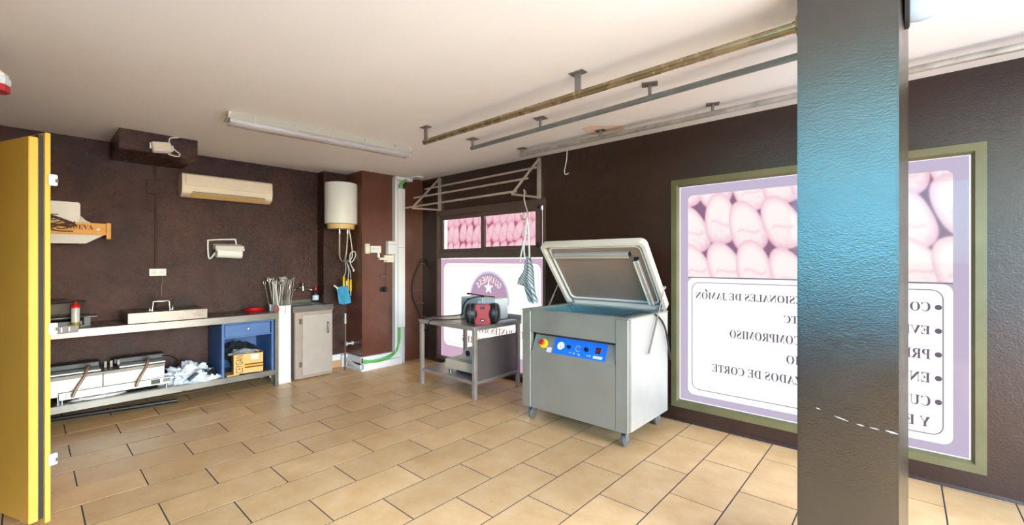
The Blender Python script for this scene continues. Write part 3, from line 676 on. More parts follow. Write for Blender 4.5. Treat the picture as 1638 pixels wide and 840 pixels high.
bm = BM(); lathe(bm, [(.0, .827), (.075, .827), (.095, .842), (.1, .858), (.096, .858), (.085, .846), (.0, .838)], (-5.55, 1.735, 0), 26); obj('bowl', bm, RED, rd)
bm = BM(); lathe(bm, [(.0, .838), (.07, .84), (.06, .868), (.0, .876)], (-5.55, 1.735, 0), 20); obj('contents', bm, RED, rd)
# contact grills on lower shelf
gr = thing('contact_grill', 'white double contact grill with two brown bar handles on the lower bench shelf', 'grill', (-5.45, .5, .192))
bx('base', GRILLW, gr, -5.66, -5.34, .17, .93, .212, .275, bev=.003)
bx('base', GRILLW, gr, -5.66, -5.345, -.5, .16, .245, .30)
bx('upper_casing', GRILLW, gr, -5.65, -5.35, -.5, .445, .277, .385, bev=.003); bx('upper_casing', GRILLW, gr, -5.65, -5.35, .449, .885, .277, .385, bev=.003)
bx('top_band', PANGREY, gr, -5.67, -5.345, -.5, .888, .386, .41)
bx('lid_plate', GRILLW, gr, -5.66, -5.40, .10, .44, .412, .428, bev=.004); bx('lid_plate', GRILLW, gr, -5.66, -5.40, .56, .90, .412, .428, bev=.004)
bx('hinge_box', BLACK, gr, -5.70, -5.56, .0, .44, .43, .475, bev=.004); bx('hinge_box', BLACK, gr, -5.70, -5.56, .54, .92, .43, .475, bev=.004)
for y in (.0, .47, .51, .56): bx('spring_post', PANGREY, gr, -5.56, -5.53, y, y+.018, .412, .47)
for y in (.31, .725):
    tb('handle', COPPER, gr, spline([(-5.50, y+.06, .44), (-5.45, y+.055, .46), (-5.39, y+.04, .455), (-5.34, y+.02, .40), (-5.31, y-.03, .31), (-5.29, y-.06, .235)], 5), .011, 10)
for y in (.24, .66):
    tb('wire_clip', PANGREY, gr, [(-5.338, y, .27), (-5.338, y+.005, .292), (-5.338, y+.22, .292), (-5.338, y+.225, .275)], .002, 5)
bx('switch', BLACK, gr, -5.342, -5.336, .78, .85, .225, .268); bx('control_window', PANGREY, gr, -5.342, -5.336, .87, .925, .232, .266)
for y, z in ((.21, .25), (.21, .232), (.64, .25), (.67, .255), (.67, .235)): bx('screw', PANGREY, gr, -5.341, -5.337, y, y+.009, z, z+.009)
for y in (.19, .9): bm = BM(); cyl(bm, (-5.36, y, .192), (-5.36, y, .215), .014, 12); obj('foot', bm, CHROME, gr)
bm = BM(); cyl(bm, (-5.37, .165, .192), (-5.37, .165, .29), .013, 12); obj('column', bm, CHROME, gr)
tb('cable', CABLEB, gr, spline([(-5.56, .9, .45), (-5.5, .97, .44), (-5.42, 1.02, .36), (-5.36, 1.0, .26), (-5.34, .95, .24)], 6), .006)
bm = BM(); blob(bm, (-5.33, .42, .198), (.05, .17, .012), .5, 3, 3, .193, 5); setp(obj('crumpled_paper', bm, PAPER), 'strip of crumpled white paper on the shelf under the grill', 'paper')
bm = BM(); blob(bm, (-5.42, 1.09, .22), (.16, .17, .13), .55, 2.6, 5, .193, 2); setp(obj('rag_heap', bm, CLOTHW), 'heap of crumpled white rags on the lower bench shelf', 'rags')
bm = BM(); blob(bm, (-5.31, 1.22, .205), (.06, .11, .03), .6, 3, 4, .193, 8); setp(obj('white_napkin', bm, PAPER), 'loose white napkins beside the rag heap at the blue cabinet', 'napkin')
pa = thing('plug_adaptor', 'black plug adaptor with a cable lying on the white rags', 'plug', (-5.27, 1.1, .25))
bm = BM(); box(bm, -.02, .02, -.055, .055, -.016, .016, bev=.006, M=Matrix.Translation((-5.262, 1.10, .262))@Matrix.Rotation(math.radians(38), 4, 'X')); obj('body', bm, BLACK, pa)
tb('cable', CABLEB, pa, spline([(-5.262, 1.14, .295), (-5.27, 1.18, .31), (-5.33, 1.23, .27), (-5.4, 1.28, .24), (-5.35, 1.31, .21)], 5), .005)
bm = BM()
rr = random.Random(5)
for k in range(9):
    p = [(-5.35+rr.uniform(-.1, .08), 1.24+rr.uniform(-.04, .06), .2+rr.uniform(.0, .1)) for q in range(5)]; tube(bm, spline(p, 4), .004, 5)
setp(obj('cable_tangle', bm, CABLEB), 'tangle of thin black cables against the blue cabinet side', 'cables', kind='stuff')
bm = BM(); cyl(bm, (-5.60, -.3, .022), (-5.36, .985, .022), .018, 10); setp(obj('floor_pole', bm, BLACK), 'black pole lying on the floor under the bench', 'pole')
# blue cabinet
cb = thing('blue_cabinet', 'blue painted cabinet with one drawer standing on the bench shelf', 'cabinet', (-5.5, 1.6, .192))
bx('side_panel', BLUE, cb, -5.745, -5.252, 1.338, 1.36, .192, .748); bx('side_panel', BLUE, cb, -5.745, -5.252, 1.815, 1.838, .192, .748)
bx('back_panel', BLUE, cb, -5.75, -5.74, 1.338, 1.838, .192, .748); bx('top_panel', BLUE, cb, -5.745, -5.252, 1.36, 1.815, .735, .749)
bx('divider', BLUE, cb, -5.745, -5.26, 1.36, 1.815, .592, .604)
d = bx('drawer', BLUE, cb, -5.60, -5.25, 1.365, 1.80, .606, .732, bev=.003)
bm = BM(); lathe(bm, [(.006, 0), (.006, .012), (.016, .018), (.014, .028), (.004, .032)], (-5.25, 1.582, .676), 16, 'X'); obj('knob', bm, CHROME, d)
bm = BM(); box(bm, -5.42, -5.255, 1.385, 1.50, .193, .205); setp(obj('wood_offcut', bm, WOOD), 'reddish brown board under the cardboard box in the blue cabinet', 'board')
# cardboard box, turned slightly
bxr = thing('cardboard_box', 'open cardboard box with brown and orange stripes inside the blue cabinet', 'box', (-5.33, 1.58, .206))
MB_ = Matrix.Translation((-5.335, 1.59, .206))@Matrix.Rotation(math.radians(-9), 4, 'Z')
def cbx(name, mt, *a, bev=0.): bm = BM(); box(bm, *a, bev=bev, M=MB_); return obj(name, bm, mt, bxr, smooth=0)
cbx('front_side', CARD, .1, .104, -.125, .14, 0, .205); cbx('back_side', CARD, -.104, -.1, -.125, .14, 0, .2)
cbx('left_side', CARD, -.1, .1, -.129, -.125, 0, .205); cbx('right_side', CARD, -.1, .1, .14, .144, 0, .21); cbx('bottom', CARD, -.1, .1, -.125, .14, 0, .004)
for nm, mt, z0, z1 in (('stripe', CARDB, .055, .068), ('stripe', CARDO, .068, .086), ('stripe', CARDB, .086, .099)):
    cbx(nm, mt, .104, .1046, -.03, .143, z0, z1); cbx(nm, mt, -.1, .104, -.1296, -.129, z0, z1)
cbx('sticker', LABEL, .104, .1046, .03, .1, .14, .19)
bm = BM(); put_text(bm, 'CEYGAN', (0, 0, 0), (0, 0, 1), (0, -1, 0), .188, .066)
bmesh.ops.transform(bm, matrix=MB_@Matrix.Translation((.1048, -.045, .008)), verts=bm.verts); obj('lettering', bm, CARDB, bxr, smooth=0)
bm = BM(); blob(bm, (-5.36, 1.56, .41), (.09, .12, .045), .45, 2, 4, .33, 3); setp(obj('plastic_wrap', bm, SMOKE), 'crumpled grey plastic wrap filling the cardboard box', 'plastic')
bm = BM(); blob(bm, (-5.53, 1.56, .40), (.1, .16, .1), .5, 2.2, 4, .2, 6); setp(obj('black_bag', bm, BLKCLOTH), 'crumpled black bag behind the cardboard box in the blue cabinet', 'bag')
# ================================================================== WHITE BIN, SKEWERS, SINK
wb = thing('tall_white_bin', 'tall narrow white bin between the bench and the sink unit', 'bin', (-5.42, 1.975, 0))
bx('front_wall', WHITE, wb, -5.306, -5.30, 1.914, 2.036, .03, .893, bev=.002); bx('back_wall', WHITE, wb, -5.55, -5.544, 1.895, 2.07, .03, .893)
bx('side_wall', WHITE, wb, -5.55, -5.306, 1.908, 1.914, .03, .893); bx('side_wall', WHITE, wb, -5.55, -5.306, 2.036, 2.042, .03, .893); bx('bottom', WHITE, wb, -5.55, -5.30, 1.91, 2.04, 0, .03)
bm = BM(); tube(bm, [(-5.232, 1.862+.022*math.cos(a), .862+.034*math.sin(a)) for a in np.linspace(0, 2*PI, 18)[:-1]], .005, 6, closed=True); setp(obj('red_ring', bm, RED), 'small red ring tag hanging at the bench corner', 'tag')
SKEW = mat('dull_skewer_steel', (196, 188, 180), .35, .7)
bm = BM(); tube(bm, [(0, 0, 0), (0, 0, .60)], .003, 5)
tube(bm, [(0, .016*math.cos(a), .62+.02*math.sin(a)) for a in np.linspace(-PI/2, 1.5*PI, 12)[:-1]], .003, 5, closed=True)
skm = bpy.data.meshes.new('skewer'); finish(bm, skm, SKEW, 40)
rr = random.Random(11)
for k in range(36):
    o = bpy.data.objects.new('skewer', skm); C.objects.link(o)
    px, py = rr.uniform(-5.52, -5.33), rr.uniform(1.935, 2.015)
    o.location = (px, py, .56+rr.uniform(-.03, .03)); o.rotation_euler = (-(py-1.975)*4.2+rr.uniform(-.1, .1), (px+5.43)*.8+rr.uniform(-.06, .06), rr.uniform(0, 3))
    setp(o, 'thin metal skewer with a ring end standing in the tall white bin', 'skewer', 'metal skewers in the tall white bin')
SINKST = mat('sink_steel', (176, 156, 144), .36, .45, var=.06)
sk = thing('sink_unit', 'small stainless steel sink cabinet with one door', 'sink', (-5.5, 2.32, 0))
bx('carcass', SINKST, sk, -5.76, -5.318, 2.085, 2.53, .012, .80, bev=.003)
bx('front_frame', SINKST, sk, -5.318, -5.302, 2.09, 2.535, .012, .80)
bm = BM(); ringprism(bm, [(-5.77, 2.06), (-5.295, 2.06), (-5.295, 2.545), (-5.77, 2.545)], rrect(-5.68, -5.38, 2.12, 2.48, .06, 0) if False else [(-5.68, 2.12), (-5.38, 2.12), (-5.38, 2.48), (-5.68, 2.48)], .80, .872, 'XYZ'); obj('rim', bm, STEEL, sk)
bm = BM(); box(bm, -5.68, -5.38, 2.12, 2.48, .80, .81); obj('basin_floor', bm, STEELD, sk)
bx('back_ledge', STEEL, sk, -5.785, -5.765, 2.06, 2.56, .80, .91)
dd = bx('door', mat('door_steel', (186, 174, 166), .42, .6, var=.05), sk, -5.302, -5.286, 2.165, 2.528, .045, .765, bev=.003)
tb('handle', STEEL, dd, spline([(-5.286, 2.468, .655), (-5.262, 2.468, .645), (-5.258, 2.466, .59), (-5.262, 2.468, .535), (-5.286, 2.468, .525)], 4), .008)
for z in (.66, .15): bx('hinge', PANGREY, sk, -5.303, -5.29, 2.135, 2.163, z, z+.06)
tp = thing('wall_tap', 'chrome wall tap above the sink unit', 'tap', (XL, 2.3, 1.05))
bm = BM(); cyl(bm, (XL, 2.34, 1.05), (XL+.09, 2.34, 1.05), .02, 14); cyl(bm, (XL+.09, 2.34, 1.03), (XL+.09, 2.34, 1.09), .022, 14); lathe(bm, [(.016, 1.09), (.024, 1.1), (.026, 1.125), (.015, 1.135)], (XL+.09, 2.34, 0), 14); obj('valve_body', bm, CHROME, tp)
tb('spout', CHROME, tp, spline([(XL+.09, 2.34, 1.06), (XL+.12, 2.28, 1.06), (XL+.15, 2.22, 1.055), (XL+.155, 2.2, 1.035)], 5), .012, 10)
tb('side_lever', CHROME, tp, spline([(XL+.09, 2.35, 1.05), (XL+.09, 2.42, 1.04), (XL+.1, 2.46, 1.03)], 4), [.009]*8+[.018], 10)
bm = BM(); tube(bm, spline([(-5.608, 2.60, 1.10), (-5.59, 2.60, 1.12), (-5.585, 2.62, 1.15)], 4), .006, 6); setp(obj('wall_peg', bm, CHROME), 'small bent metal peg on the wall right of the tap', 'hook')
dt = thing('detergent_bottle', 'dark detergent bottle with red cap and white label on the sink', 'bottle', (-5.70, 2.50, .872))
bm = BM(); lathe(bm, [(.035, .874), (.04, .885), (.04, .97), (.03, 1.0), (.02, 1.015), (.017, 1.03)], (-5.71, 2.505, 0), 18); obj('bottle_body', bm, SOAP, dt)
bm = BM(); lathe(bm, [(.0405, .9), (.0405, .96)], (-5.71, 2.505, 0), 18); obj('paper_label', bm, LABEL, dt)
bm = BM(); lathe(bm, [(.02, 1.03), (.02, 1.055), (.008, 1.062), (.007, 1.08)], (-5.71, 2.505, 0), 14); obj('cap', bm, RED, dt)

# ================================================================== WATER HEATER AND THE CORNER
HC = (-5.405, 2.70)
wh = thing('water_heater', 'white cylindrical electric water heater high in the wall recess', 'water heater', (HC[0], HC[1], 1.83))
bm = BM(); lathe(bm, [(.17, 1.875), (.2, 1.885), (.2, 2.385), (.195, 2.40), (.17, 2.405)], (HC[0], HC[1], 0), 40); obj('tank', bm, WHITE, wh)
bm = BM(); lathe(bm, [(.155, 1.815), (.165, 1.82), (.168, 1.876)], (HC[0], HC[1], 0), 32); obj('bottom_cover', bm, ORANGEC, wh)
bx('wall_bracket', WHITE, wh, -5.61, HC[0]-.15, 2.6, 2.8, 2.2, 2.26)
for dy, s_ in ((-.03, 0), (.08, 1)):
    bm = BM(); cyl(bm, (HC[0]+.02, HC[1]+dy, 1.815), (HC[0]+.02, HC[1]+dy, 1.76), .015, 12); obj('pipe_nut', bm, CHROME, wh)
PIPE = mat('braided_hose', (186, 168, 142), .45, .3, var=.15, vscale=60)
tb('hose', PIPE, wh, spline([(HC[0]+.02, 2.67, 1.77), (HC[0]+.02, 2.668, 1.6), (HC[0]-.02, 2.69, 1.47), (HC[0]-.08, 2.75, 1.41), (HC[0]-.15, 2.83, 1.40)], 6), .01, 8)
tb('hose', PIPE, wh, spline([(HC[0]+.02, 2.78, 1.77), (HC[0]+.02, 2.765, 1.55), (HC[0]+.0, 2.755, 1.43), (HC[0]-.1, 2.79, 1.4), (HC[0]-.15, 2.87, 1.42)], 6), .01, 8)
tb('power_cord', CABLEW, wh, spline([(HC[0]+.02, 2.80, 1.82), (HC[0]+.02, 2.835, 1.6), (HC[0]+.01, 2.845, 1.46), (HC[0]+.02, 2.80, 1.40), (HC[0]+.03, 2.84, 1.40), (HC[0]+.04, 2.875, 1.47), (HC[0]+.05, 2.86, 1.53), (HC[0]+.05, 2.80, 1.5), (HC[0]+.05, 2.80, 1.38), (HC[0]+.05, 2.84, 1.30)], 7), .007, 8)
bm = BM(); blob(bm, (HC[0]+.05, 2.845, 1.285), (.014, .014, .02), .1, 2, 2); obj('cord_plug', bm, WHITE, wh)
pv = thing('pipe_valve', 'brass pipe elbow on the wall behind the heater hoses', 'valve', (-5.6, 2.8, 1.4))
bm = BM(); cyl(bm, (-5.61, 2.83, 1.41), (-5.545, 2.83, 1.41), .018, 12); cyl(bm, (-5.56, 2.79, 1.41), (-5.56, 2.88, 1.41), .015, 12); obj('valve_body', bm, GALV, pv)
wires = mat('pale_wire', (206, 204, 206), .5)
for k, (y, z0, yy, lab) in enumerate(((2.735, 1.0, 2.78, 'leftmost'), (2.79, .96, 2.80, 'middle'), (2.83, .95, 2.80, 'rightmost'))):
    b_ = thing('yellow_brush', 'yellow handled brush hanging on a pale string, %s of three beside the blue cloth' % lab, 'brush', (-5.40, y, z0), 'yellow handled brushes under the heater')
    bm = BM(); tube(bm, [(-5.40, y, z0+.06), (-5.40, y, z0+.2), (-5.40, y+.002, z0+.215)], [.014, .014, .008], 10); obj('handle', bm, YELH, b_)
    tb('string', wires, b_, spline([(-5.40, y+.002, z0+.21), (-5.41, (y+yy)/2+.01, 1.28), (-5.43, yy-.01, 1.39)], 5), .004, 6)
    tb('bristle_rod', wires, b_, [(-5.40, y, z0+.06), (-5.40, y, z0+.0)], .006)
bc = thing('blue_cloth', 'bright blue cloth bag hanging by a peg under the heater hoses', 'cloth', (-5.40, 2.72, .82))
bm = BM(); ny, nz = 12, 12; g_ = {}
for i in range(ny+1):
    for j in range(nz+1):
        u, v = i/ny, j/nz; yl = 2.605+.05*(1-v); yr = 2.795-.03*v+.02*(1-v); y = yl+(yr-yl)*u
        z = .865+.2*v+(.025*u if v > .9 else 0)-.02*math.sin(PI*u)*(1-v)
        g_[i, j] = bm.verts.new((-5.37+.03*math.sin(u*7+v*2)*(.4+.6*v)+.012*noise.noise(Vector((u*4, v*4, 1))), y, z))
for i in range(ny):
    for j in range(nz): bm.faces.new((g_[i, j], g_[i+1, j], g_[i+1, j+1], g_[i, j+1]))
bmesh.ops.solidify(bm, geom=bm.faces[:], thickness=.006); obj('fabric', bm, CLOTHB, bc, smooth=80)
bm = BM(); box(bm, -.008, .008, -.035, .035, -.008, .008, M=Matrix.Translation((-5.36, 2.61, 1.075))@Matrix.Rotation(-.7, 4, 'X')); obj('wooden_peg', bm, CREAM, bc)
bm = BM(); box(bm, -5.368, -5.352, 2.745, 2.757, 1.05, 1.15); obj('wooden_peg', bm, CREAM, bc)
rod = thing('broom_handle', 'brown broom handle with a pale grip leaning upright by the sink unit', 'handle', (-5.37, 2.73, 0))
tb('shaft', mat('brown_tube', (112, 82, 70), .35, .4), rod, [(-5.37, 2.735, .0), (-5.36, 2.735, .60)], .012, 10)
tb('grip', wires, rod, [(-5.36, 2.735, .60), (-5.358, 2.735, .73)], [.013, .011], 10)
sv = thing('stop_valve', 'pale stop valve on the side of the brown column', 'valve', (-5.47, 2.85, .32))
bm = BM(); cyl(bm, (-5.44, 2.88, .32), (-5.44, 2.80, .32), .012, 10); lathe(bm, [(.01, -.11), (.028, -.1), (.028, -.085), (.012, -.08)], (-5.44, 2.88, .32), 14, 'Y'); cyl(bm, (-5.44, 2.83, .32), (-5.52, 2.83, .32), .011, 10); lathe(bm, [(.026, -.012), (.026, -.002)], (-5.44, 2.88, .32), 16, 'Y'); obj('valve_body', bm, wires, sv)
# trunking with green cables
tr = thing('cable_trunking', 'tall white cable trunking up the corner of the brown column, open at the ends', 'trunking', (-5.17, 3.4, 0))
bx('backing_channel', TRUNK, tr, -5.198, -5.178, 3.325, 3.475, .0, 2.53)
bx('side_flange', TRUNK, tr, -5.178, -5.13, 3.325, 3.331, .16, 2.53); bx('side_flange', TRUNK, tr, -5.178, -5.13, 3.470, 3.476, .0, .53)
bx('cover', TRUNK, tr, -5.178, -5.12, 3.372, 3.478, .50, 2.40, bev=.004); bx('cover', TRUNK, tr, -5.18, -5.15, 3.331, 3.371, .16, 2.53)
bx('joint_line', CABLEG, tr, -5.121, -5.1185, 3.372, 3.478, 1.59, 1.594)
bx('elbow', TRUNK, tr, -5.198, -5.115, 3.33, 3.60, 2.515, 2.56, bev=.004)
bx('ceiling_flange', TRUNK, tr, -5.16, -4.95, 3.55, 3.66, 2.555, 2.572)
bx('side_box', TRUNK, tr, -5.198, -5.115, 3.215, 3.335, 1.495, 1.675, bev=.008)
bx('side_box_lid', CABLEG, tr, -5.116, -5.1135, 3.215, 3.335, 1.628, 1.632)
bx('lower_channel', TRUNK, tr, -5.198, -5.18, 2.86, 3.47, .0, .17)
bx('lower_front', TRUNK, tr, -5.178, -5.12, 2.86, 3.43, .0, .088, bev=.003)
bx('top_lip', TRUNK, tr, -5.198, -5.15, 2.86, 3.34, .16, .172)
bx('end_channel', TRUNK, tr, -5.56, -5.18, 2.852, 2.878, .09, .17); bx('end_channel', TRUNK, tr, -5.56, -5.12, 2.83, 2.858, .0, .02)
bx('end_block', TRUNK, tr, -5.60, -5.54, 2.78, 2.86, .0, .165, bev=.004)
for k, (dx, dz) in enumerate(((0, 0), (.012, -.012), (.006, .012))):
    tb('green_cable', GREEN, tr, spline([(-5.155+dx, 2.86, .125+dz), (-5.14+dx, 2.95, .105+dz), (-5.135+dx, 3.12, .10+dz), (-5.14+dx, 3.28, .14+dz), (-5.15+dx, 3.37, .22+dz), (-5.155+dx, 3.40+dz, .33), (-5.16+dx, 3.405+dz, .52)], 6), .0085, 8)
for k in range(3): tb('green_cable', GREEN, tr, spline([(-5.15+.006*k, 3.40+.01*k, 2.38), (-5.14+.006*k, 3.405+.012*k, 2.45), (-5.12+.006*k, 3.45+.012*k, 2.51), (-5.1+.006*k, 3.47+.012*k, 2.53)], 5), .008, 8)
for k in range(3): tb('white_cable', CABLEW, tr, spline([(-5.53, 2.84, .12-.03*k), (-5.4, 2.835, .085-.025*k), (-5.28, 2.84, .06-.015*k), (-5.18, 2.85, .06-.015*k)], 5), .009, 8)
tb('white_cable', CABLEW, tr, spline([(-5.165, 3.46, .5), (-5.16, 3.455, .3), (-5.165, 3.45, .15), (-5.14, 3.42, .03)], 5), .009, 8)
sk2 = thing('column_sockets', 'row of white sockets with a stepped conduit on the brown column', 'sockets', (-5.2, 3.1, 1.4))
bx('switch_box', CREAM, sk2, -5.2, -5.165, 2.912, 2.976, 1.50, 1.632, bev=.008)
for z in (1.52, 1.61): bx('screw', CABLEG, sk2, -5.166, -5.163, 2.939, 2.949, z-.005, z+.005)
bx('double_socket', WHITE, sk2, -5.2, -5.165, 2.985, 3.135, 1.515, 1.605, bev=.004)
bx('lower_socket', CREAM, sk2, -5.2, -5.165, 3.19, 3.34, 1.39, 1.485, bev=.004)
for y, z in ((3.025, 1.56), (3.09, 1.56), (3.235, 1.438), (3.3, 1.438)):
    bm = BM(); lathe(bm, [(.02, 0), (.02, .003), (.014, .0035)], (-5.165, y, z), 14, 'X'); obj('outlet', bm, LABEL, sk2)
bx('conduit', WHITE, sk2, -5.2, -5.18, 3.095, 3.122, 1.43, 1.515); bx('conduit', WHITE, sk2, -5.2, -5.18, 3.095, 3.19, 1.425, 1.45)
bp = thing('black_plug', 'black plug hanging on its cord below the column sockets', 'plug', (-5.18, 3.19, 1.0))
tb('cord', CABLEB, bp, [(-5.16, 3.205, 1.42), (-5.17, 3.203, 1.2), (-5.172, 3.203, 1.06)], .0035, 6)
bx('body', BLACK, bp, -5.195, -5.15, 3.18, 3.225, .99, 1.06, bev=.006)
bx('shade_block', BLACK, bp, -5.199, -5.18, 3.14, 3.18, 1.0, 1.055, bev=.004)  # black block in place of the plug's shade on the column
tb('wall_hook', CABLEG, None, spline([(-5.2, 3.13, 1.215), (-5.17, 3.135, 1.20), (-5.17, 3.17, 1.195), (-5.17, 3.20, 1.21), (-5.2, 3.205, 1.23)], 4), .006, 6)
setp(bpy.data.objects['wall_hook'], 'small grey metal hook with prongs on the brown column', 'hook')
wc = thing('wall_cable', 'loose dark cable bowed down the wall in the room corner', 'cable', (-5.18, 3.7, 0))
tb('cord', CABLEB, wc, spline([(-5.17, 3.80, 1.43), (-5.18, 3.70, 1.24), (-5.18, 3.64, 1.05), (-5.18, 3.66, .86), (-5.17, 3.74, .68), (-5.15, 3.80, .46), (-5.1, 3.78, .25), (-5.05, 3.70, .06), (-5.04, 3.68, .012)], 6), .011, 8)
for (y, z) in ((3.75, 1.36), (3.68, .98), (3.72, .80), (3.77, .60), (3.79, .45), (3.785, .33)):
    tb('clip', CABLEG, wc, [(-5.19, y, z), (-5.15, y+.04, z+.01), (-5.12, y+.07, z+.0)], .004, 5)

# ================================================================== RACK AND THE HANGING CLOTH
rk = thing('wall_rack', 'metal drying rack of three bars on wall brackets above the sliding window', 'rack', (-3.9, YR, 2.1))
RACK = mat('rack_metal', (206, 190, 178), .38, .6, var=.12)
for x in (-4.79, -3.03):
    bx('upright', RACK, rk, x-.018, x+.018, YR-.034, YR-.002, 2.10, 2.555)
    tb('diagonal', RACK, rk, [(x, YR-.03, 2.535), (x, 3.37, 2.11)], .014, 6)
    tb('arm', RACK, rk, [(x, YR-.02, 2.115), (x, 3.36, 2.10)], .013, 6)
tb('bar', RACK, rk, [(-4.98, 3.385, 2.12), (-2.99, 3.385, 2.13)], .012, 8); tb('bar', RACK, rk, [(-4.96, 3.51, 2.265), (-2.94, 3.51, 2.275)], .012, 8); tb('bar', RACK, rk, [(-4.90, 3.65, 2.395), (-2.93, 3.65, 2.41)], .012, 8)
hk = tb('meat_hook', RACK, None, spline([(-2.93, 3.47, 2.11), (-2.90, 3.40, 2.135), (-2.86, 3.36, 2.10), (-2.845, 3.34, 2.02), (-2.80, 3.33, 1.91), (-2.79, 3.33, 1.86), (-2.815, 3.33, 1.825), (-2.86, 3.33, 1.83), (-2.885, 3.33, 1.87)], 6), .008, 8)
setp(hk, 'long metal S hook on the right arm of the wall rack', 'hook')
ap = thing('striped_bag', 'narrow blue and white striped cloth bag hanging from the S hook', 'bag', (-2.8, 3.33, 1.0))
STRIPE = mat('striped_cloth', (150, 168, 178), .9, trans=.0); STRIPE.node_tree.nodes['Principled BSDF'].inputs['Subsurface Weight'].default_value = .8; STRIPE.node_tree.nodes['Principled BSDF'].inputs['Subsurface Radius'].default_value = (.05, .05, .05)
n_ = STRIPE.node_tree.nodes; L_ = STRIPE.node_tree.links
tc_ = n_.new('ShaderNodeTexCoord'); mp_ = n_.new('ShaderNodeMapping'); mp_.inputs['Rotation'].default_value = (0, .62, 0); wv = n_.new('ShaderNodeTexWave'); wv.inputs['Scale'].default_value = 16; wv.inputs['Distortion'].default_value = 1.2
rp = n_.new('ShaderNodeValToRGB'); rp.color_ramp.elements[0].color = (*s2l((124, 134, 144)), 1); rp.color_ramp.elements[1].color = (*s2l((232, 230, 226)), 1); rp.color_ramp.elements[0].position = .35; rp.color_ramp.elements[1].position = .6
L_.new(tc_.outputs['Object'], mp_.inputs[0]); L_.new(mp_.outputs[0], wv.inputs[0]); L_.new(wv.outputs[0], rp.inputs[0]); L_.new(rp.outputs[0], n_['Principled BSDF'].inputs['Base Color'])
sil = [(1.44, -2.80, -2.75), (1.38, -2.845, -2.715), (1.30, -2.865, -2.70), (1.22, -2.93, -2.70), (1.17, -2.945, -2.70), (1.15, -2.85, -2.70), (1.08, -2.82, -2.69), (1.02, -2.79, -2.665), (.99, -2.76, -2.685)]
bm = BM(); cols = 8; rows_ = []
for z, xl, xr in sil:
    rows_.append([bm.verts.new((xl+(xr-xl)*k/cols, 3.33+.018*math.sin(k*1.9+z*6)+.01*math.sin(k*.8), z+.012*math.sin(k*1.3))) for k in range(cols+1)])
for A, B in zip(rows_, rows_[1:]):
    for k in range(cols): bm.faces.new((A[k], A[k+1], B[k+1], B[k]))
bmesh.ops.solidify(bm, geom=bm.faces[:], thickness=.02); obj('cloth', bm, STRIPE, ap, smooth=70)
for pts in ([(-2.80, 3.33, 1.835), (-2.815, 3.33, 1.7), (-2.84, 3.33, 1.56), (-2.83, 3.33, 1.44)], [(-2.80, 3.33, 1.835), (-2.775, 3.33, 1.65), (-2.77, 3.33, 1.43)], [(-2.815, 3.33, 1.68), (-2.87, 3.33, 1.50), (-2.895, 3.33, 1.40)]):
    tb('strap', CABLEW, ap, spline(pts, 4), .009, 6)
bm = BM(); blob(bm, (-2.815, 3.325, 1.69), (.022, .015, .03), .3, 3, 2); obj('knot', bm, CLOTHW, ap)

# ================================================================== STEEL TABLE UNDER THE BEER SIGN
STEELT = mat('table_steel', (164, 149, 138), .34, .35, var=.1, rvar=.06)
PANELT = mat('panel_steel', (132, 116, 110), .36, .4, var=.08)
tt = thing('steel_table', 'small stainless steel table with a lower shelf under the pink sign', 'table', (-3.67, 3.35, 0))
bx('top', STEELT, tt, -4.14, -3.2, 2.99, 3.71, .70, .742, bev=.004)
for x in (-4.13, -3.25):
    for y in (3.0, 3.66): bx('leg', STEELT, tt, x, x+.04, y, y+.04, 0, .70, bev=.003)
bx('lower_shelf', STEELT, tt, -4.13, -3.212, 3.005, 3.7, .15, .185, bev=.003)
bx('side_panel', PANELT, tt, -3.235, -3.222, 3.042, 3.658, .186, .605)
for y in (3.12, 3.35, 3.58): bm = BM(); lathe(bm, [(.006, 0), (.005, .003)], (-3.222, y, .575), 8, 'X'); obj('rivet', bm, CHROME, tt)
bx('back_upstand', STEELT, tt, -3.55, -3.2, 3.69, 3.71, .742, .80)
# radio
ra = thing('boombox_radio', 'red and black cylindrical boombox radio on the steel table', 'radio', (-3.45, 3.15, .742))
P0, P1 = Vector((-3.46, 3.10, .851)), Vector((-3.20, 3.36, .851)); ax_ = (P1-P0).normalized()
def along(t): return P0+(P1-P0)*t
def drum(bm, prof, n=28): tube(bm, [along(t) for t, r in prof], [r for t, r in prof], n)
bm = BM(); drum(bm, [(-.02, .035), (.0, .06), (.02, .085), (.07, .105), (.24, .108), (.31, .1), (.34, .09), (.36, .07)]); obj('speaker', bm, BLACK, ra)
bm = BM(); drum(bm, [(.66, .07), (.68, .095), (.72, .105), (.8, .109), (.93, .105), (.98, .085), (1.0, .055), (1.01, .02)]); obj('speaker', bm, BLACK, ra)
bm = BM(); tube(bm, [along(-.045), along(-.02)], [.008, .034], 16); obj('speaker_cone', bm, CHROME, ra)
for t in (.12, .25, .86): bm = BM(); drum(bm, [(t, .108), (t+.02, .112), (t+.04, .108)]); obj('trim_ring', bm, PANGREY, ra)
sd = ax_.cross(Vector((0, 0, 1))).normalized(); rot = Matrix((ax_, -sd, Vector((0, 0, 1)))).transposed().to_4x4()
MR = Matrix.Translation(along(.5))@rot
bm = BM(); prism(bm, [(-.085, -.109), (.085, -.109), (.066, 0), (.085, .095), (-.085, .095), (-.066, 0)], -.10, .09, 'XZY', M=MR); bmesh.ops.bevel(bm, geom=bm.edges[:], offset=.01, segments=2, affect='EDGES'); obj('case', bm, REDC, ra)
bm = BM(); box(bm, -.025, .025, -.106, -.098, .05, .08, M=MR); obj('display', bm, BLACK, ra)
bm = BM(); box(bm, -.025, .022, -.106, -.098, -.075, -.05, bev=.003, M=MR); p_ = obj('control', bm, BLACK, ra)
bm = BM(); box(bm, -.014, .012, -.110, -.105, -.07, -.058, M=MR); obj('socket_cover', bm, LABEL, p_)
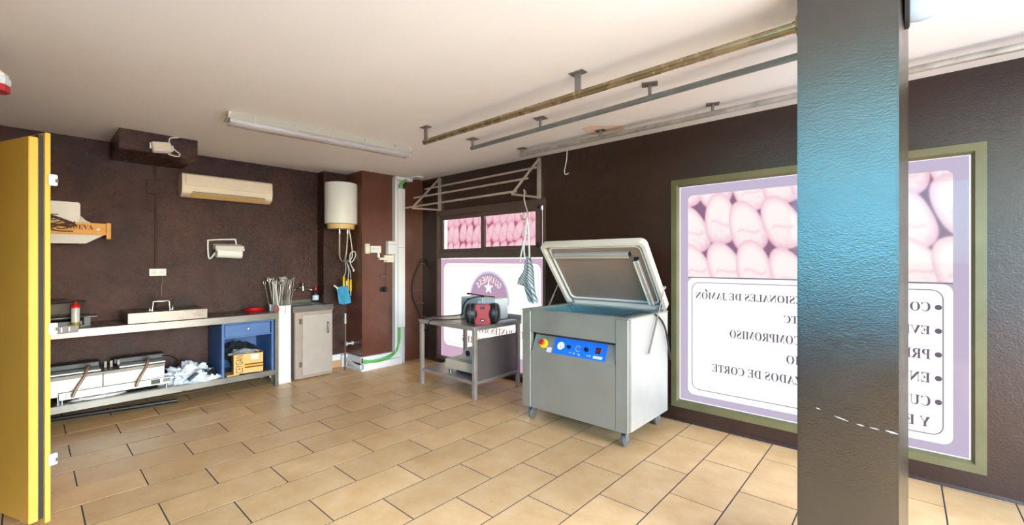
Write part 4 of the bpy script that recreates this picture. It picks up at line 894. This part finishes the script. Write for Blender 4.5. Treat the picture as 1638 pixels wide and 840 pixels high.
tb('power_cable', CABLEB, ra, spline([along(0)+Vector((.0, .05, .02)), (-3.70, 3.2, .80), (-3.95, 3.2, .77), (-4.08, 3.05, .755), (-4.125, 2.98, .70), (-4.12, 2.972, .58)], 6), .006, 6)
tb('power_cable', CABLEB, ra, spline([along(0)+Vector((.0, .05, -.06)), (-3.75, 3.1, .755), (-3.9, 3.0, .75), (-3.93, 2.965, .70), (-4.0, 2.965, .63)], 6), .006, 6)
ob = thing('counter_box', 'white countertop appliance with a grey glass front behind the radio', 'appliance', (-3.6, 3.5, .742))
bx('body', WHITE, ob, -3.93, -3.36, 3.46, 3.66, .745, .985, bev=.006); bx('glass_front', mat('grey_glass', (158, 168, 168), .4), ob, -3.925, -3.58, 3.452, 3.461, .78, .975); bx('light_strip', LABEL, ob, -3.64, -3.585, 3.449, 3.453, .80, .95)
bx('button', PANGREY, ob, -3.40, -3.388, 3.455, 3.461, .86, .885)
kn = tb('black_rod', BLACK, None, spline([(-3.86, 3.5, 1.015), (-3.83, 3.5, 1.02), (-3.6, 3.5, 1.005), (-3.42, 3.5, 1.002)], 4), [.02, .016, .012, .008, .007, .007, .007, .007, .007, .007, .007, .007, .006], 8)
setp(kn, 'slim dark rod with a knob lying on the white countertop appliance', 'rod')
tb('cord', CABLEB, ob, spline([(-3.56, 3.47, 1.0), (-3.70, 3.44, .985), (-3.8, 3.42, .94), (-3.86, 3.42, .86), (-3.87, 3.40, .75)], 5), .007, 6)
bm = BM(); box(bm, -3.31, -3.22, 3.32, 3.66, .743, .752, M=None); setp(obj('blue_paper', bm, mat('pale_paper', (214, 222, 232), .7)), 'pale bluish paper sheet on the right end of the steel table', 'paper')
bm = BM(); box(bm, -3.42, -3.33, 3.2, 3.28, .743, .765, bev=.006); setp(obj('small_black_part', bm, PANGREY), 'small dark fitting beside the radio on the steel table', 'fitting')
sc_ = thing('platform_scale', 'beige platform scale with screw feet on the table shelf', 'scale', (-3.57, 3.35, .185))
bx('platform', BEIGE, sc_, -3.80, -3.30, 3.10, 3.62, .225, .325, bev=.006)
for x in (-3.75, -3.35):
    for y in (3.14, 3.58): bm = BM(); lathe(bm, [(.01, .185), (.022, .188), (.022, .2), (.008, .204), (.008, .226)], (x, y, 0), 14); obj('foot', bm, CHROME, sc_)
bx('dark_tray', BLACK, sc_, -3.72, -3.30, 3.2, 3.6, .187, .222)
wd = thing('sloped_display', 'small beige wedge-shaped display standing on the platform scale', 'display', (-3.6, 3.25, .325))
bm = BM(); prism(bm, [(-3.68, .326), (-3.42, .326), (-3.46, .46), (-3.56, .46)], 3.2, 3.36, 'XZY'); obj('body', bm, BEIGE, wd)
bm = BM(); lathe(bm, [(.03, -.01), (.03, .0)], (-3.53, 3.2, .40), 14, 'Y'); obj('dial', bm, BLACK, wd)

# ================================================================== VACUUM PACKING MACHINE
X0, X1, Y0, Y1, Z0, Z1 = -2.535, -1.512, 2.95, 3.672, .125, .978
vm = thing('vacuum_packer', 'large grey stainless steel vacuum packing machine on casters with raised lid', 'machine', (-2.02, 3.31, 0))
bx('corner_post', STEELG, vm, X0, -2.442, Y0, Y0+.05, Z0, Z1-.01, bev=.004); bx('corner_post', STEELG, vm, -1.615, X1, Y0, Y0+.05, Z0, Z1-.01, bev=.004)
bx('upper_front', STEELG, vm, -2.442, -1.615, Y0+.002, Y0+.04, .785, Z1-.01)
bx('lower_front', STEELG, vm, -2.442, -1.615, Y0+.002, Y0+.04, Z0, .625)
bx('side_wall', STEELG, vm, X0, X0+.02, Y0+.05, Y1, Z0, Z1-.01); bx('side_wall', mat('lit_side_steel', (206, 200, 194), .4, .45, var=.04), vm, X1-.02, X1, Y0+.05, Y1, Z0, Z1-.01)  # right wall in a lighter copy of the steel, daylight put into its colour
bx('back_wall', STEELG, vm, X0+.02, X1-.02, Y1-.02, Y1, Z0, Z1-.01); bx('base', STEELG, vm, X0+.02, X1-.02, Y0+.04, Y1-.02, Z0+.005, Z0+.02)
bx('recess', PANGREY, vm, -2.442, -1.615, Y0+.075, Y0+.085, .62, .79)  # darker back plate, the shade of the recess put into its colour
bm = BM(); ringprism(bm, [(X0-.004, Y0-.004), (X1+.004, Y0-.004), (X1+.004, Y1), (X0-.004, Y1)], rrect(X0+.06, X1-.06, Y0+.07, Y1-.06, .001, 0) if False else [(X0+.06, Y0+.07), (X1-.06, Y0+.07), (X1-.06, Y1-.05), (X0+.06, Y1-.05)], Z1-.01, Z1+.002, 'XYZ'); obj('top_rim', bm, STEELG, vm)
bm = BM(); x0, x1, y0, y1 = X0+.06, X1-.06, Y0+.07, Y1-.05
box(bm, x0, x1, y0, y1, .81, .82); box(bm, x0-.004, x0, y0, y1, .81, Z1-.01); box(bm, x1, x1+.004, y0, y1, .81, Z1-.01); box(bm, x0, x1, y0-.004, y0, .81, Z1-.01); box(bm, x0, x1, y1, y1+.004, .81, Z1-.01)
obj('chamber', bm, CHAMBER, vm, smooth=0)
# console plate, slanted
c0, c1 = Vector((0, Y0+.002, .625)), Vector((0, Y0+.06, .757)); cn = Vector((0, -(c1-c0).z, (c1-c0).y)).normalized(); cu = (c1-c0).normalized()
MC = Matrix(((1, 0, 0, 0), (0, cu.y, cn.y, c0.y), (0, cu.z, cn.z, c0.z), (0, 0, 0, 1))); CL = (c1-c0).length
def con(name, mt, parent, x0, x1, v0, v1, n0, n1, bev=0.):
    bm = BM(); box(bm, x0, x1, v0, v1, n0, n1, bev=bev, M=MC); return obj(name, bm, mt, parent)
def cong(name, mt, parent, x, v, prof, n=20):
    bm = BM(); lathe(bm, prof, (x, v, 0), n); bmesh.ops.transform(bm, matrix=MC, verts=bm.verts); return obj(name, bm, mt, parent)
cp = con('console', STEELG, vm, -2.425, -1.62, 0, CL, -.004, .0)
con('blue_panel', BLUEP, cp, -2.205, -1.705, .004, CL-.002, 0, .0015)
cong('stop_plate', YELB, cp, -2.315, .072, [(.04, 0), (.04, .008), (.037, .012)])
cong('stop_button', RED, cp, -2.318, .076, [(.012, .012), (.012, .025), (.022, .028), (.022, .036), (.015, .042)])
con('warning_label', mat('pink_label', (226, 206, 212), .6), cp, -2.27, -2.222, .006, .048, 0, .001)
gg = cong('gauge', CHROME, cp, -2.132, .074, [(.038, .0015), (.038, .008), (.034, .01)]); cong('gauge_dial', PAPER, cp, -2.132, .074, [(.033, .010), (.033, .011)])
bm = BM(); box(bm, -2.1335, -2.1305, .05, .082, .0112, .0125); bmesh.ops.transform(bm, matrix=MC@Matrix.Translation((-2.132, .074, 0))@Matrix.Rotation(.5, 4, 'Z')@Matrix.Translation((2.132, -.074, 0)), verts=bm.verts); obj('needle', bm, BLACK, cp)
for x, r in ((-2.052, .016), (-1.884, .019)): cong('knob', BLACK, cp, x, .076, [(r, .0015), (r*.9, .016), (r*.5, .018)])
cong('selector', BLUE, cp, -1.965, .074, [(.012, .0015), (.010, .012)])
bm = BM()
for k in range(9):
    a = math.radians(-40+k*32.5); box(bm, -.003, .003, .020, .026, .0015, .0022, M=Matrix.Translation((-1.965, .074, 0))@Matrix.Rotation(a, 4, 'Z'))
for (x, v, wx, wv_) in ((-2.03, .032, .026, .004), (-1.995, .03, .010, .012), (-1.955, .03, .016, .004), (-1.945, .024, .01, .014), (-1.868, .03, .022, .004), (-1.845, .03, .006, .016), (-1.78, .104, .008, .006), (-1.78, .052, .006, .005)): box(bm, x-wx/2, x+wx/2, v-wv_/2, v+wv_/2, .0015, .0022)
bmesh.ops.transform(bm, matrix=MC, verts=bm.verts); obj('printed_symbols', bm, LABEL, cp, smooth=0)
rk_ = con('rocker_switch', BLACK, cp, -1.80, -1.757, .058, .105, .0015, .008, bev=.002); con('red_rocker', mat('dark_red', (130, 20, 22), .35), rk_, -1.792, -1.766, .066, .097, .008, .012)
con('name_plate', LABEL, cp, -1.815, -1.735, .016, .038, .0015, .0025)
for x, y in ((X0+.06, Y0+.06), (X1-.06, Y0+.06), (X0+.06, Y1-.07), (X1-.07, Y1-.07)):
    cs = bx('caster', CAST, vm, x-.03, x+.03, y-.03, y+.03, Z0-.014, Z0, bev=.003)
    bm = BM()
    for s_ in (-1, 1): box(bm, x+s_*.02-.003, x+s_*.02+.003, y-.02, y+.03, .05, Z0-.012, bev=.001)
    obj('fork', bm, CAST, cs)
    bm = BM(); lathe(bm, [(.02, -.015), (.042, -.014), (.047, -.009), (.047, .009), (.042, .014), (.02, .015)], (x, y+.012, .048), 22, 'X'); obj('wheel', bm, mat('wheel_grey', (100, 96, 92), .5) if 'wheel_grey' not in bpy.data.materials else bpy.data.materials['wheel_grey'], cs)
# lid: local u along X, v up the slope, n towards the room
h0, h1 = Vector((0, 3.665, .985)), Vector((0, 3.20, 1.565)); lv = (h1-h0).normalized(); ln = Vector((0, -lv.z, lv.y)); LV = (h1-h0).length
ML = Matrix(((1, 0, 0, X0+.005), (0, lv.y, ln.y, h0.y), (0, lv.z, ln.z, h0.z), (0, 0, 0, 1))); LW = 1.03
BARM = mat('sealing_bar_silver', (196, 184, 178), .35, .3)
bm = BM(); ringprism(bm, rrect(0, LW, 0, LV, .05, 5), rrect(.03, LW-.03, .03, LV-.03, .035, 5), -.035, .025, 'XYZ', M=ML); ld = obj('lid', bm, LIDRIM, vm)
bm = BM(); prism(bm, rrect(.005, LW-.005, .005, LV-.005, .05, 5), -.04, -.03, 'XYZ', M=ML); obj('lid_shell', bm, LIDIN, ld)
bm = BM(); prism(bm, rrect(.03, LW-.03, .03, LV-.03, .035, 5), -.03, -.018, 'XYZ', M=ML); obj('inner_plate', bm, LIDIN, ld)
bm = BM(); ringprism(bm, rrect(.058, LW-.058, .06, LV-.055, .05, 5), rrect(.07, LW-.07, .072, LV-.067, .04, 5), -.018, -.004, 'XYZ', M=ML); obj('gasket', bm, WHITE, ld)
bm = BM(); box(bm, .10, .86, LV-.155, LV-.115, -.018, .022, bev=.005, M=ML); s_ = obj('sealing_bar', bm, BARM, ld)
bm = BM(); box(bm, .10, .855, LV-.160, LV-.152, -.01, .020, M=ML); obj('sealing_strip', bm, SEALY, s_)
bm = BM(); box(bm, .858, .868, LV-.155, LV-.115, -.018, .022, bev=.004, M=ML); obj('bar_end', bm, BLACK, s_)
bm = BM(); box(bm, .885, .925, .06, LV-.19, -.018, .022, bev=.005, M=ML); s_ = obj('sealing_bar', bm, BARM, ld)
bm = BM(); box(bm, .88, .892, .065, LV-.2, -.005, .026, M=ML); obj('sealing_strip', bm, SEALY, s_)
bm = BM(); box(bm, .885, .925, LV-.192, LV-.176, -.018, .022, bev=.004, M=ML); obj('bar_end', bm, BLACK, s_)
for u in (.02, .93): bm = BM(); box(bm, u, u+.08, -.01, .03, .0, .04, bev=.004, M=ML); obj('hinge_block', bm, STEELG, ld)
def strut(x, a, b, s_):
    st_ = tb('gas_strut', CABLEG, vm, [a, Vector(a).lerp(Vector(b), .55)], .008, 8); tb('piston_rod', CHROME, st_, [Vector(a).lerp(Vector(b), .55), b], .005, 8)
    bm = BM(); cyl(bm, Vector(a)+Vector((-.03*s_, 0, 0)), Vector(a)+Vector((.008*s_, 0, 0)), .009, 8); cyl(bm, Vector(b)+Vector((-.05*s_, 0, 0)), Vector(b)+Vector((.01*s_, 0, 0)), .011, 8); obj('strut_pin', bm, CHROME, st_)
strut(0, (X1+.022, 3.25, .675), (X1+.03, 3.535, 1.185), 1); strut(0, (X0-.022, 3.33, .92), (X0-.02, 3.545, 1.21), -1)
tb('vacuum_hose', CABLEB, vm, spline([(-1.75, 3.06, .93), (-1.68, 3.10, .975), (-1.60, 3.22, 1.0), (-1.53, 3.36, .985), (-1.495, 3.46, .94), (-1.487, 3.56, .84), (-1.487, 3.62, .70), (-1.487, 3.66, .60), (-1.49, 3.68, .56)], 6), .008, 10)
bm = BM(); cyl(bm, (X0+.1, 3.6, .95), (X0+.1, 3.6, 1.04), .01, 8); lathe(bm, [(.02, .965), (.03, .97), (.02, .98)], (X0+.1, 3.57, 0), 12); obj('lid_catch', bm, CHROME, vm)
